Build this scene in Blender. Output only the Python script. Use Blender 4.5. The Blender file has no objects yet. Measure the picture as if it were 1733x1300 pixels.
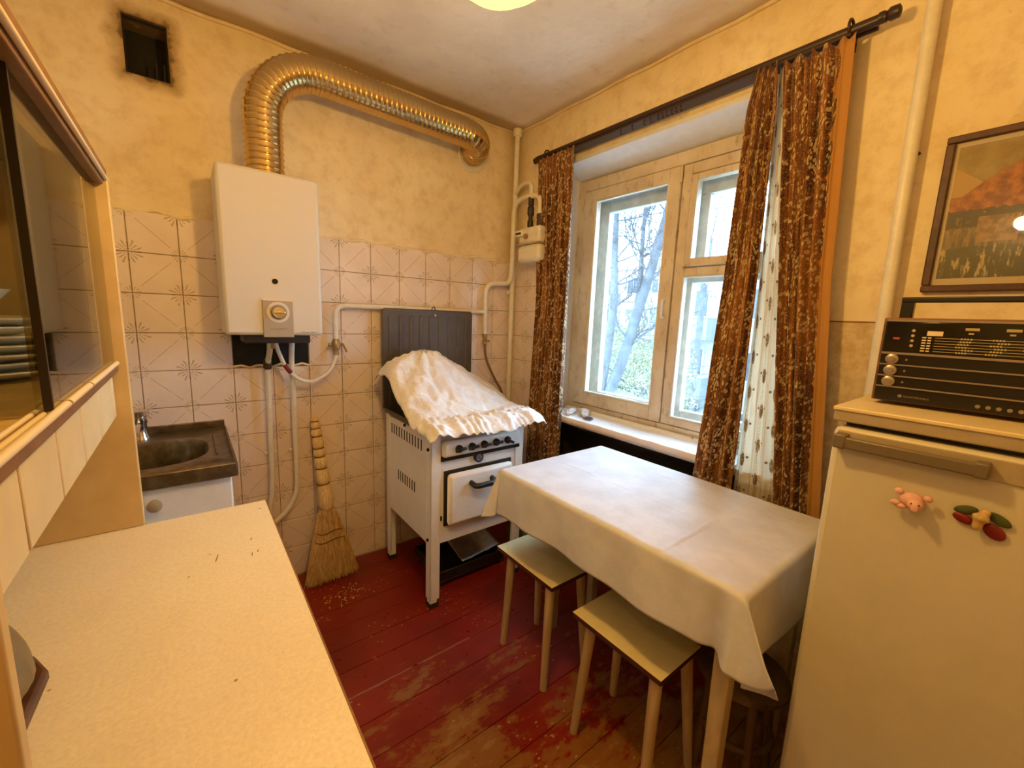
import bpy, bmesh, math, random
from mathutils import Matrix, Vector, noise as mnoise
random.seed(7)
scene = bpy.context.scene
COL = scene.collection
R = math.radians
W = .07            # window wall inner face (x); back wall inner face is y = 0, floor z = 0
CEIL = 2.40
XL, YF = -2.08, -2.75

# ------------------------------------------------------------------ camera, sky, light, exposure
cd = bpy.data.cameras.new('camera'); cam = bpy.data.objects.new('camera', cd); COL.objects.link(cam)
cd.sensor_fit = 'HORIZONTAL'; cd.sensor_width = 36; cd.lens = 703.658 / 1733 * 36; cd.clip_start = .02
cam.matrix_world = Matrix.Translation((-1.571, -2.1429, 1.3086)) @ Matrix.Rotation(R(-37.9444), 4, 'Z') @ Matrix.Rotation(R(80.9638), 4, 'X') @ Matrix.Rotation(R(2.1456), 4, 'Z')
scene.camera = cam
wd = bpy.data.worlds.new('overcast_sky'); scene.world = wd; wd.use_nodes = True
bg = wd.node_tree.nodes['Background']; bg.inputs[0].default_value = (.47, .70, 1.0, 1); bg.inputs[1].default_value = 15.5
vs = scene.view_settings; vs.view_transform = 'Standard'; vs.look = 'None'; vs.gamma = 1; vs.use_curve_mapping = False; vs.exposure = 0.4
LAMP = Vector((-1.135, -1.508, 1.913)); LAMP_W = 50; LAMP_C = (1.0, .64, .22)
HALL = Vector((-2.0, -1.95, 1.92)); HALL_W = 2.2

# ------------------------------------------------------------------ node helper
class V:
    def __init__(s, t, sock): s.t = t; s.s = sock
    def _m(s, op, o=None, o2=None, clamp=False):
        n = s.t.nt.nodes.new('ShaderNodeMath'); n.operation = op; n.use_clamp = clamp
        for i, q in enumerate((s, o, o2)):
            if q is None: continue
            if isinstance(q, V): s.t.nt.links.new(q.s, n.inputs[i])
            else: n.inputs[i].default_value = q
        return V(s.t, n.outputs[0])
    def __add__(s, o): return s._m('ADD', o)
    __radd__ = __add__
    def __sub__(s, o): return s._m('SUBTRACT', o)
    def __rsub__(s, o): return (s * -1) + o
    def __mul__(s, o): return s._m('MULTIPLY', o)
    __rmul__ = __mul__
    def __truediv__(s, o): return s._m('DIVIDE', o)
    def abs(s): return s._m('ABSOLUTE')
    def sin(s): return s._m('SINE')
    def cos(s): return s._m('COSINE')
    def sqrt(s): return s._m('SQRT')
    def sign(s): return s._m('SIGN')
    def frac(s): return s._m('FRACT')
    def pow(s, o): return s._m('POWER', o)
    def min(s, o): return s._m('MINIMUM', o)
    def max(s, o): return s._m('MAXIMUM', o)
    def atan2(s, o): return s._m('ARCTAN2', o)
    def gt(s, o): return s._m('GREATER_THAN', o)
    def lt(s, o): return s._m('LESS_THAN', o)
    def clamp(s): return s._m('ADD', 0.0, clamp=True)
    def step(s, a, b):
        n = s.t.nt.nodes.new('ShaderNodeMapRange'); n.interpolation_type = 'SMOOTHSTEP'
        s.t.nt.links.new(s.s, n.inputs[0]); n.inputs[1].default_value = a; n.inputs[2].default_value = b
        if a > b: n.inputs[1].default_value, n.inputs[2].default_value, n.inputs[3].default_value, n.inputs[4].default_value = b, a, 1, 0
        return V(s.t, n.outputs[0])

class T:
    def __init__(s, m):
        s.m = m; s.nt = m.node_tree; s.b = s.nt.nodes['Principled BSDF']; s.out = s.nt.nodes['Material Output']
    def _c(s, kind, name):
        n = s.nt.nodes.new(kind); return n.outputs[name]
    def pos(s): return s._c('ShaderNodeNewGeometry', 'Position')
    def obj(s): return s._c('ShaderNodeTexCoord', 'Object')
    def uv(s): return s._c('ShaderNodeTexCoord', 'UV')
    def rnd(s): return V(s, s._c('ShaderNodeObjectInfo', 'Random'))
    def sep(s, v):
        n = s.nt.nodes.new('ShaderNodeSeparateXYZ'); s.nt.links.new(v, n.inputs[0]); return [V(s, n.outputs[i]) for i in range(3)]
    def comb(s, x, y, z=0.0):
        n = s.nt.nodes.new('ShaderNodeCombineXYZ')
        for i, q in enumerate((x, y, z)):
            if isinstance(q, V): s.nt.links.new(q.s, n.inputs[i])
            else: n.inputs[i].default_value = q
        return n.outputs[0]
    def scale(s, v, k):
        n = s.nt.nodes.new('ShaderNodeVectorMath'); n.operation = 'MULTIPLY'; s.nt.links.new(v, n.inputs[0]); n.inputs[1].default_value = k; return n.outputs[0]
    def noise(s, v, sc, det=4, rough=.55, dist=0):
        n = s.nt.nodes.new('ShaderNodeTexNoise'); s.nt.links.new(v, n.inputs['Vector'])
        n.inputs['Scale'].default_value = sc; n.inputs['Detail'].default_value = det; n.inputs['Roughness'].default_value = rough; n.inputs['Distortion'].default_value = dist
        return V(s, n.outputs[0])
    def vor(s, v, sc, feat='F1', rnd=1.0):
        n = s.nt.nodes.new('ShaderNodeTexVoronoi'); n.feature = feat; s.nt.links.new(v, n.inputs['Vector']); n.inputs['Scale'].default_value = sc
        n.inputs['Randomness'].default_value = rnd
        return V(s, n.outputs['Distance'])
    def mix(s, f, a, b, mode='MIX'):
        n = s.nt.nodes.new('ShaderNodeMix'); n.data_type = 'RGBA'; n.blend_type = mode
        for i, q in ((0, f), (6, a), (7, b)):
            if isinstance(q, V): s.nt.links.new(q.s, n.inputs[i])
            elif isinstance(q, tuple): n.inputs[i].default_value = (*q, 1)
            else: n.inputs[i].default_value = q
        return V(s, n.outputs[2])
    def col(s, c):
        if isinstance(c, V): s.nt.links.new(c.s, s.b.inputs['Base Color'])
        else: s.b.inputs['Base Color'].default_value = (*c, 1)
    def rough(s, r):
        if isinstance(r, V): s.nt.links.new(r.s, s.b.inputs['Roughness'])
        else: s.b.inputs['Roughness'].default_value = r
    def bump(s, h, strength=.3, dist=.01):
        n = s.nt.nodes.new('ShaderNodeBump'); n.inputs['Strength'].default_value = strength; n.inputs['Distance'].default_value = dist
        s.nt.links.new(h.s, n.inputs['Height']); s.nt.links.new(n.outputs[0], s.b.inputs['Normal'])

MATS = {}
def mat(name, col=(.8, .8, .8), rough=.6, metal=0, fn=None, spec=.5, var=0.0, vscale=30):
    m = bpy.data.materials.new(name); m.use_nodes = True; t = T(m)
    t.b.inputs['Roughness'].default_value = rough; t.b.inputs['Metallic'].default_value = metal
    t.b.inputs['Specular IOR Level'].default_value = spec
    t.col(col)
    if var:
        n = t.noise(t.obj(), vscale, 5, .6)
        t.col(t.mix(n.step(.3, .75), tuple(c * (1 - var) for c in col), tuple(min(1, c * (1 + var * .5)) for c in col)))
    if fn: fn(t)
    MATS[name] = m
    return m

def f_plaster(t):
    p = t.pos(); x, y, z = t.sep(p)
    n1 = t.noise(p, 3, 5, .6); n2 = t.noise(p, 14, 6, .65); n3 = t.noise(p, 60, 3, .6)
    c = t.mix(n1.step(.3, .7), (.80, .64, .37), (.90, .77, .50))
    c = t.mix(n2.step(.42, .72) * .55, c, (.62, .44, .20)); c = t.mix(t.noise(p, 1.3, 4, .6).step(.5, .75) * .35, c, (.60, .42, .18))
    c = t.mix((n3.step(.66, .75)) * .25, c, (.45, .3, .13))
    # soot around the vent and darker brown under the ceiling and in the corner
    dx = ((x + 1.623).abs() - .062).max(0.0); dz = ((z - 2.215).abs() - .095).max(0.0)
    d = (dx * dx + dz * dz).sqrt() + (n2 - .5) * .09
    back = y.gt(-.03)
    c = t.mix(d.step(.055, .01) * back * .75, c, (.33, .19, .05))
    c = t.mix(d.step(.014, .0) * back * .8, c, (.10, .05, .015))
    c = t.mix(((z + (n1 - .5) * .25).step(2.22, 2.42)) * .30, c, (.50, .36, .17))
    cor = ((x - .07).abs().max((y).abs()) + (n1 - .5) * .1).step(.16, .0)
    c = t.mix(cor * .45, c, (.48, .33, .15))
    t.col(c); t.rough(.75); t.bump(n2 * .6 + n1 + n3 * .15, .35, .012)
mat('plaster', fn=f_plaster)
def f_ceil(t):
    p = t.pos(); x, y, z = t.sep(p)
    n1 = t.noise(p, 2.5, 5, .6); n2 = t.noise(p, 16, 6, .6)
    c = t.mix(n1.step(.3, .72), (.74, .67, .59), (.86, .81, .74))
    c = t.mix(n2.step(.52, .8) * .35, c, (.52, .40, .27))
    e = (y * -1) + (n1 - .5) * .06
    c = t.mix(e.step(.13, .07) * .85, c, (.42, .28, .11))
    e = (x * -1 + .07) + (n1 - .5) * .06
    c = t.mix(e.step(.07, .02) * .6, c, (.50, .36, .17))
    t.col(c); t.rough(.8); t.bump(n2 + n1, .35, .01)
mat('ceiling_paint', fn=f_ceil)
mat('reveal_paint', (.80, .80, .78), .7, var=.06, vscale=20)
def f_tile(t):
    x, y, z = t.sep(t.obj()); u = x / .15; v = z / .15
    line = ((u + v).abs()).lt(.011) * u.abs().lt(.32)
    s = (u + v).sign(); a = s * u * -1 + .5; b = s * v * -1 + .5
    r = (a * a + b * b).sqrt(); th = b.atan2(a)
    wob = (th * 9).sin() * .02
    pet = ((th * 16).cos().gt(.25)) * (r + wob).gt(.10) * (r + wob * 2).lt(.26)
    ring = ((r - .075).abs()).lt(.012)
    s2 = (v - u).sign(); a2 = s2 * u + .5; b2 = s2 * v * -1 + .5
    r2 = (a2 * a2 + b2 * b2).sqrt(); th2 = b2.atan2(a2)
    bud = ((th2 * 14).cos().gt(.1)) * r2.gt(.07) * r2.lt(.17)
    n = t.noise(t.pos(), 40, 3); n2 = t.noise(t.pos(), 5, 4)
    m = line.max(pet).max(ring * .6).max(bud * .8) * n.step(.25, .5)
    base = t.mix(n2.step(.3, .7), (.76, .62, .51), (.86, .73, .62))
    base = t.mix(t.rnd() * .25, base, (.72, .57, .44))
    t.col(t.mix(m * .68, base, (.36, .25, .12))); t.rough(.42); t.bump(n2, .1, .01)
mat('wall_tile', fn=f_tile)
mat('tile_bed', (.40, .28, .16), .9, var=.3)
mat('soot_black', (.012, .009, .006), .8, var=.5)
def f_dado(t):
    p = t.pos(); n = t.noise(p, 30, 6, .7); n1 = t.noise(p, 5, 4)
    c = t.mix(n.step(.35, .7), (.50, .34, .15), (.72, .56, .32)); c = t.mix(n1.step(.4, .7) * .4, c, (.78, .62, .36))
    t.col(c); t.rough(.6)
mat('dado_paper', fn=f_dado)
def f_floor(t):
    p = t.pos(); x, y, z = t.sep(p)
    pa = t.scale(p, (1, 2.0, 1)); n1 = t.noise(pa, 3.2, 6, .62, .4); n2 = t.noise(pa, 16, 6, .7); n3 = t.noise(p, 2, 3)
    c = t.mix(n3.step(.3, .7), (.15, .006, .002), (.27, .016, .005))
    c = t.mix(n2.step(.45, .8) * .35, c, (.26, .045, .010))
    wear = (n1 * .6 + n2 * .4) + ((y * -1) - 1.0) * .26 + (x + .95).abs() * -.16
    c = t.mix(wear.step(.50, .56) * .85, c, (.27, .115, .024))
    c = t.mix(wear.step(.60, .63) * .6, c, (.36, .20, .06))
    sp = t.vor(pa, 30).lt(.16) * t.noise(p, 4, 2).gt(.56)
    c = t.mix(sp * .7, c, (.50, .36, .22))
    seam = ((y + .853 + (n2 - .5) * .010).abs()).lt(.0035) * (x + 1.0).abs().lt(.26) * n2.gt(.42)
    c = t.mix(seam * .6, c, (.44, .26, .14))
    t.col(c); t.rough(n2.step(.2, .9) * .4 + .22); t.bump(wear * -1 + n2 * .3, .3, .004)
mat('floor_paint', fn=f_floor)
mat('floor_gap', (.05, .02, .01), .9)
def f_lam(t):
    p = t.obj(); n = t.noise(p, 170, 5, .7, .3); n1 = t.noise(p, 12, 4); sp = t.vor(p, 14).lt(.035)
    c = t.mix(n.step(.3, .7), (.76, .64, .41), (.86, .76, .53)); c = t.mix(n1.step(.4, .8) * .2, c, (.64, .50, .28))
    t.col(t.mix(sp * .7, c, (.18, .09, .03))); t.rough(.35); t.bump(n, .06, .002)
mat('worktop_laminate', fn=f_lam)
mat('cupboard_ochre', (.66, .46, .20), .45, var=.12, vscale=12)
mat('cupboard_cream', (.78, .62, .34), .42, var=.08, vscale=15)
mat('cupboard_brown', (.24, .115, .04), .5, var=.2)
mat('track_cream', (.80, .64, .42), .4)
mat('shelf_paper', (.62, .42, .15), .6, var=.2, vscale=25)
mat('tray_enamel', (.014, .012, .011), .35)
mat('edge_dark', (.02, .014, .012), .4)
mat('white_enamel', (.87, .86, .83), .28, var=.04, vscale=18)
mat('boiler_enamel', (.66, .61, .53), .5, spec=.3)
mat('boiler_panel', (.40, .35, .29), .45, .1)
mat('chrome', (.75, .72, .68), .16, 1)
mat('sink_steel', (.22, .17, .11), .38, .85, var=.4, vscale=25)
mat('black_bakelite', (.012, .011, .011), .3)
mat('black_paint', (.015, .012, .010), .45)
mat('pipe_paint', (.78, .72, .58), .4, var=.08)
mat('valve_brass', (.45, .33, .16), .35, .7, var=.3)
mat('valve_dark', (.05, .035, .03), .5, .3)
mat('hose_white', (.76, .70, .56), .5)
mat('hose_brown', (.22, .12, .05), .5)
def f_duct(t):
    t.col((.60, .43, .19)); t.b.inputs['Metallic'].default_value = 1; t.rough(.20)
    n = t.noise(t.pos(), 60, 3); t.bump(n, .12, .003)
mat('duct_foil', fn=f_duct)
mat('lid_enamel', (.105, .088, .068), .38, var=.2, vscale=8)
mat('cooktop_enamel', (.045, .036, .028), .35, var=.3, vscale=12)
def f_cloth(t, c0=(.70, .69, .71), c1=(.58, .56, .57)):
    n = t.noise(t.pos(), 9, 5, .6); t.col(t.mix(n.step(.3, .7), c1, c0)); t.rough(.5)
    t.b.inputs['Sheen Weight'].default_value = .1; t.bump(n + t.noise(t.pos(), 80, 3) * .15, .25, .008)
mat('oilcloth', fn=f_cloth)
def f_rag(t):
    n = t.noise(t.pos(), 14, 6, .65); n2 = t.noise(t.pos(), 70, 3)
    t.col(t.mix(n.step(.35, .7), (.74, .70, .66), (.84, .82, .80))); t.rough(.8); t.bump(n + n2 * .3, .7, .012)
mat('white_cotton', fn=f_rag)
def f_sillcloth(t):
    p = t.obj(); n = t.noise(p, 8, 4); x, y, z = t.sep(p)
    d = t.vor(t.scale(p, (1, .7, 0)), 26, rnd=.35).lt(.10)
    edge = (x + .098).step(.022, .0)
    c = t.mix(d * .8, (.80, .80, .78), (.25, .28, .26)); c = t.mix(edge * .8, c, (.72, .48, .34))
    t.col(c); t.rough(.7); t.bump(n, .4, .01)
mat('sill_print', fn=f_sillcloth)
def f_wood(c0, c1, sc=20, ax=(1, 1, .12)):
    def g(t):
        p = t.scale(t.obj(), ax); n = t.noise(p, sc, 5, .6, .8); n2 = t.noise(t.pos(), 6, 4)
        c = t.mix(n.step(.3, .7), c0, c1); t.col(t.mix(n2.step(.5, .8) * .3, c, tuple(q * .5 for q in c0))); t.rough(.5); t.bump(n, .12, .003)
    return g
mat('window_paint', fn=lambda t: (lambda n, n2: (t.col(t.mix(n2.step(.54, .68) * .6, t.mix(n.step(.3, .7), (.58, .47, .33), (.74, .64, .48)), (.26, .17, .08))), t.rough(.5), t.bump(n2, .3, .004)))(t.noise(t.pos(), 6, 5), t.noise(t.scale(t.pos(), (1, 1, .4)), 30, 6, .7)))
mat('window_paint_grey', (.60, .60, .56), .55, var=.2, vscale=15)
mat('leg_wood', fn=f_wood((.40, .27, .13), (.58, .42, .24)))
mat('dark_wood', fn=f_wood((.06, .022, .008), (.12, .045, .016)))
mat('frame_wood', fn=f_wood((.055, .018, .008), (.10, .035, .014), 30, (1, 1, 1)))
mat('round_stool_wood', fn=f_wood((.10, .055, .02), (.17, .10, .04)))
mat('stool_laminate', (.86, .72, .36), .36, var=.06, vscale=25)
mat('stool_edge', (.06, .014, .008), .5)
mat('table_leg_paint', fn=f_wood((.42, .30, .15), (.62, .48, .28), 9, (1, 1, .5)))
mat('straw', fn=lambda t: (lambda n: (t.col(t.mix(n.step(.3, .7), (.52, .31, .10), (.85, .62, .28))), t.rough(.6)))(t.noise(t.scale(t.obj(), (1, 1, .05)), 160, 3)))
mat('straw_bundle', fn=lambda t: (lambda n: (t.col(t.mix(n.step(.3, .7), (.62, .41, .15), (.90, .70, .36))), t.rough(.55), t.bump(n, .4, .004)))(t.noise(t.scale(t.obj(), (1, 1, .06)), 220, 3)))
mat('twine', (.16, .07, .025), .7)
mat('fridge_enamel', (.62, .55, .39), .33, var=.04, vscale=10)
mat('fridge_trim', (.42, .33, .20), .4, var=.1)
mat('handle_grey', (.16, .12, .07), .4)
mat('radio_wood', fn=f_wood((.12, .045, .012), (.20, .08, .022), 25, (1, .1, 1)))
mat('radio_black', (.010, .007, .005), .30)
mat('radio_glass', (.008, .006, .003), .10)
mat('radio_silver', (.34, .28, .22), .35, .6)
mat('radio_print', (.42, .34, .16), .5)
mat('radio_cream', (.75, .62, .40), .5)
mat('radio_red', (.40, .06, .05), .5)
mat('print_grey', (.34, .28, .22), .5)
mat('print_dark', (.15, .11, .08), .5)
mat('pig_pink', (.78, .42, .34), .5, var=.15)
mat('peanut', (.62, .40, .14), .6, var=.3, vscale=80)
mat('groove_red', (.07, .008, .006), .7)
mat('bead_red', (.20, .008, .008), .3)
mat('felt_green', (.07, .085, .02), .8, var=.3)
mat('eye_black', (.02, .01, .01), .3)
def f_paint(t):
    x, y, z = t.sep(t.obj()); n = t.noise(t.obj(), 16, 6, .7); n2 = t.noise(t.scale(t.obj(), (1, 1, .25)), 70, 5, .7); n3 = t.noise(t.obj(), 50, 4)
    # y falls to the right of the viewer; u grows to the right
    u = y * -1
    k = u + .2
    c = t.mix(n.step(.3, .7), (.26, .17, .035), (.40, .29, .075))
    hill = z - (k * .62 + .045) + (n - .5) * .05
    oc = ((z - .045).gt(0.0)) * (k + (z - .075).abs() * 1.2 + (n - .5) * .02).lt(.055)
    c = t.mix(hill.step(.012, -.012), c, t.mix(n3.step(.35, .7), (.22, .05, .008), (.52, .17, .026)))
    c = t.mix(oc, c, (.50, .30, .08))
    fld = (z - .005 + (n - .5) * .03).lt(0.0)
    c = t.mix(fld, c, t.mix(n2.step(.35, .65), (.08, .055, .012), (.30, .19, .055)))
    dark = ((z + .012 + (n2 - .5) * .03).abs()).lt(.022) * n.gt(.42)
    c = t.mix(dark * .9, c, (.035, .024, .006))
    hut = (k - .095).abs().lt(.036) * (z + .042).abs().lt(.032)
    c = t.mix(hut * .85, c, t.mix(n3.step(.4, .6), (.20, .10, .025), (.42, .24, .08)))
    grs = (z + .085 + (n - .5) * .04).lt(0.0)
    c = t.mix(grs, c, t.mix(n2.step(.52, .62), (.07, .06, .012), (.52, .40, .18)))
    t.col(c); t.rough(.5)
mat('painting', fn=f_paint)
mat('picture_mat', (.62, .50, .30), .6)
def curtain_fn(border):
    def g(t):
        u, v, _ = t.sep(t.uv()); uv = t.comb(u, v)
        str_ = t.noise(t.comb(u * 1.0, v * .03), 70, 4, .6); fine = t.noise(t.comb(u, v * .35), 160, 4, .7)
        c = t.mix(str_.step(.40, .60), (.070, .012, .003), (.36, .125, .022))
        c = t.mix(fine.step(.5, .72) * .55, c, (.48, .22, .045))
        # wandering leafy garlands and chain of medallions in cream thread
        wv = (v * 26).sin() * .018
        g1 = ((u + wv + 10.0) / .085).frac() - .5
        gar = (g1.abs()).lt(.19)
        md = ((v / .115).frac() - .5); mu = ((u / .085).frac() - .5)
        ring = ((md * md * 1.6 + mu * mu * 2.2).sqrt() - .36).abs().lt(.09)
        leaf = t.vor(t.comb(u * 1.0, v * .42 + u * .4), 165).lt(.44)
        fleck = leaf * (gar.max(ring).max(str_.gt(.60))) * t.noise(uv, 18, 3).step(.26, .40)
        lace = t.vor(t.comb(u, v * .45), 330).lt(.34) * t.noise(uv, 35, 3).step(.42, .55)
        c = t.mix(lace * .55, c, (.62, .40, .14)); c = t.mix(fleck * .85, c, (.76, .58, .30))
        c = t.mix(t.noise(uv, 240, 2).gt(.62) * .35, c, (.72, .5, .22))
        if border is not None:
            sc = ((v / .125) * 3.14159).sin().abs() * .030
            edge = (u + sc * -1 + t.noise(uv, 60, 3) * .012).gt(border)
            med = ((((v / .125).frac() - .5) * .125).abs().pow(2.0) + (u - border - .002).abs().pow(2.0)).sqrt()
            c = t.mix(med.lt(.026) * leaf * .8, c, (.66, .55, .30))
            c = t.mix(edge, c, (.56, .27, .055))
        t.col(c); t.rough(.7); t.b.inputs['Sheen Weight'].default_value = .15
        tr = t.nt.nodes.new('ShaderNodeBsdfTranslucent'); t.nt.links.new(c.s, tr.inputs[0])
        mx = t.nt.nodes.new('ShaderNodeMixShader'); mx.inputs[0].default_value = .28
        t.nt.links.new(t.b.outputs[0], mx.inputs[1]); t.nt.links.new(tr.outputs[0], mx.inputs[2]); t.nt.links.new(mx.outputs[0], t.out.inputs[0])
    return g
mat('curtain_brocade', fn=curtain_fn(None))
mat('curtain_bordered', fn=curtain_fn(.190))
def f_sheer(t):
    u, v, _ = t.sep(t.uv())
    mu = ((u / .070).frac() - .5) * .070; row = (u / .070)._m('FLOOR')
    mv = ((v / .125 + row * .5).frac() - .5) * .125
    n = t.noise(t.uv(), 180, 2)
    body = ((mu * 5.5).abs().pow(2.0) + (mv * 1.7).abs().pow(2.0)).sqrt() + (n - .5) * .05
    dots = (((mu.abs() - .017) * 1.0).abs().pow(2.0) + (mv + .01).abs().pow(2.0)).sqrt().lt(.0045)
    stem = mu.abs().lt(.0016) * n.gt(.5)
    m = (body.lt(.042) * n.gt(.40)).max(dots).max(stem * .5)
    hem = v.gt(1.40) * .25
    c = t.mix(m * .85, (.92, .87, .74), (.26, .15, .04)); c = t.mix(hem, c, (.52, .32, .10))
    t.col(c); t.rough(.8)
    tr = t.nt.nodes.new('ShaderNodeBsdfTranslucent'); t.nt.links.new(c.s, tr.inputs[0])
    mx = t.nt.nodes.new('ShaderNodeMixShader'); mx.inputs[0].default_value = .55
    t.nt.links.new(t.b.outputs[0], mx.inputs[1]); t.nt.links.new(tr.outputs[0], mx.inputs[2]); t.nt.links.new(mx.outputs[0], t.out.inputs[0])
mat('sheer_voile', fn=f_sheer)
mat('rod_brown', (.035, .014, .009), .4)
def glass(name, tint, gl=.10):
    m = bpy.data.materials.new(name); m.use_nodes = True; nt = m.node_tree
    tr = nt.nodes.new('ShaderNodeBsdfTransparent'); tr.inputs[0].default_value = (*tint, 1)
    g = nt.nodes.new('ShaderNodeBsdfGlossy'); g.inputs['Roughness'].default_value = .02
    fr = nt.nodes.new('ShaderNodeLayerWeight'); fr.inputs[0].default_value = .35
    mp = nt.nodes.new('ShaderNodeMapRange'); mp.inputs[3].default_value = gl * .5; mp.inputs[4].default_value = min(1, gl * 6)
    nt.links.new(fr.outputs['Facing'], mp.inputs[0])
    mx = nt.nodes.new('ShaderNodeMixShader'); nt.links.new(mp.outputs[0], mx.inputs[0])
    nt.links.new(tr.outputs[0], mx.inputs[1]); nt.links.new(g.outputs[0], mx.inputs[2])
    nt.links.new(mx.outputs[0], nt.nodes['Material Output'].inputs[0]); MATS[name] = m
glass('window_glass', (.97, .99, .99), .05); glass('cabinet_glass', (.88, .88, .80), .10); glass('picture_glass', (.97, .97, .97), .06)
def lampshade():
    m = bpy.data.materials.new('lamp_glass'); m.use_nodes = True; nt = m.node_tree
    tr = nt.nodes.new('ShaderNodeBsdfTransparent'); tr.inputs[0].default_value = (1, .93, .72, 1)
    e = nt.nodes.new('ShaderNodeEmission'); e.inputs[0].default_value = (1, .86, .26, 1); e.inputs[1].default_value = 1.6
    mx = nt.nodes.new('ShaderNodeMixShader'); mx.inputs[0].default_value = .6
    nt.links.new(tr.outputs[0], mx.inputs[1]); nt.links.new(e.outputs[0], mx.inputs[2]); nt.links.new(mx.outputs[0], nt.nodes['Material Output'].inputs[0])
    MATS['lamp_glass'] = m
    m = bpy.data.materials.new('bulb_glow'); m.use_nodes = True; nt = m.node_tree
    e = nt.nodes.new('ShaderNodeEmission'); e.inputs[0].default_value = (1, .93, .75, 1); e.inputs[1].default_value = 12
    nt.links.new(e.outputs[0], nt.nodes['Material Output'].inputs[0]); MATS['bulb_glow'] = m
lampshade()
mat('plate_china', (.80, .76, .68), .25)
mat('bread_box_lid', (.20, .14, .05), .5, var=.2)
mat('foil', (.55, .55, .55), .35, .9, var=.2)
mat('bag_green', (.10, .16, .05), .6, var=.3)
mat('bag_orange', (.50, .22, .08), .6, var=.3)
mat('glove_fabric', (.70, .66, .64), .9, var=.15, vscale=60)
mat('scissor_handle', (.10, .10, .11), .4)
mat('dark_brown', (.03, .018, .010), .9)
mat('bark', (.075, .080, .085), .9, var=.3, vscale=5)
mat('leaf_green', fn=lambda t: (t.col(t.mix(t.rnd() * 0 + t.noise(t.pos(), 1.5, 3).step(.3, .7), (.07, .09, .05), (.20, .22, .12))), t.rough(.7)))
mat('leaf_yellow', fn=lambda t: (t.col(t.mix(t.noise(t.pos(), 2.0, 3).step(.3, .7), (.10, .12, .06), (.28, .27, .14))), t.rough(.7)))
mat('facade_grey', (.26, .26, .24), .9, var=.1, vscale=1)
mat('facade_pink', (.30, .21, .16), .9, var=.1, vscale=1)
mat('balcony_panel', (.17, .18, .18), .8)
mat('far_glass', (.03, .04, .05), .1)
mat('far_frame', (.34, .32, .30), .7)
mat('ground_bounce', (.36, .36, .32), .95, var=.3, vscale=1)  # outside ground lightened as a reflector, bouncing daylight onto soffit and ceiling

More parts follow.
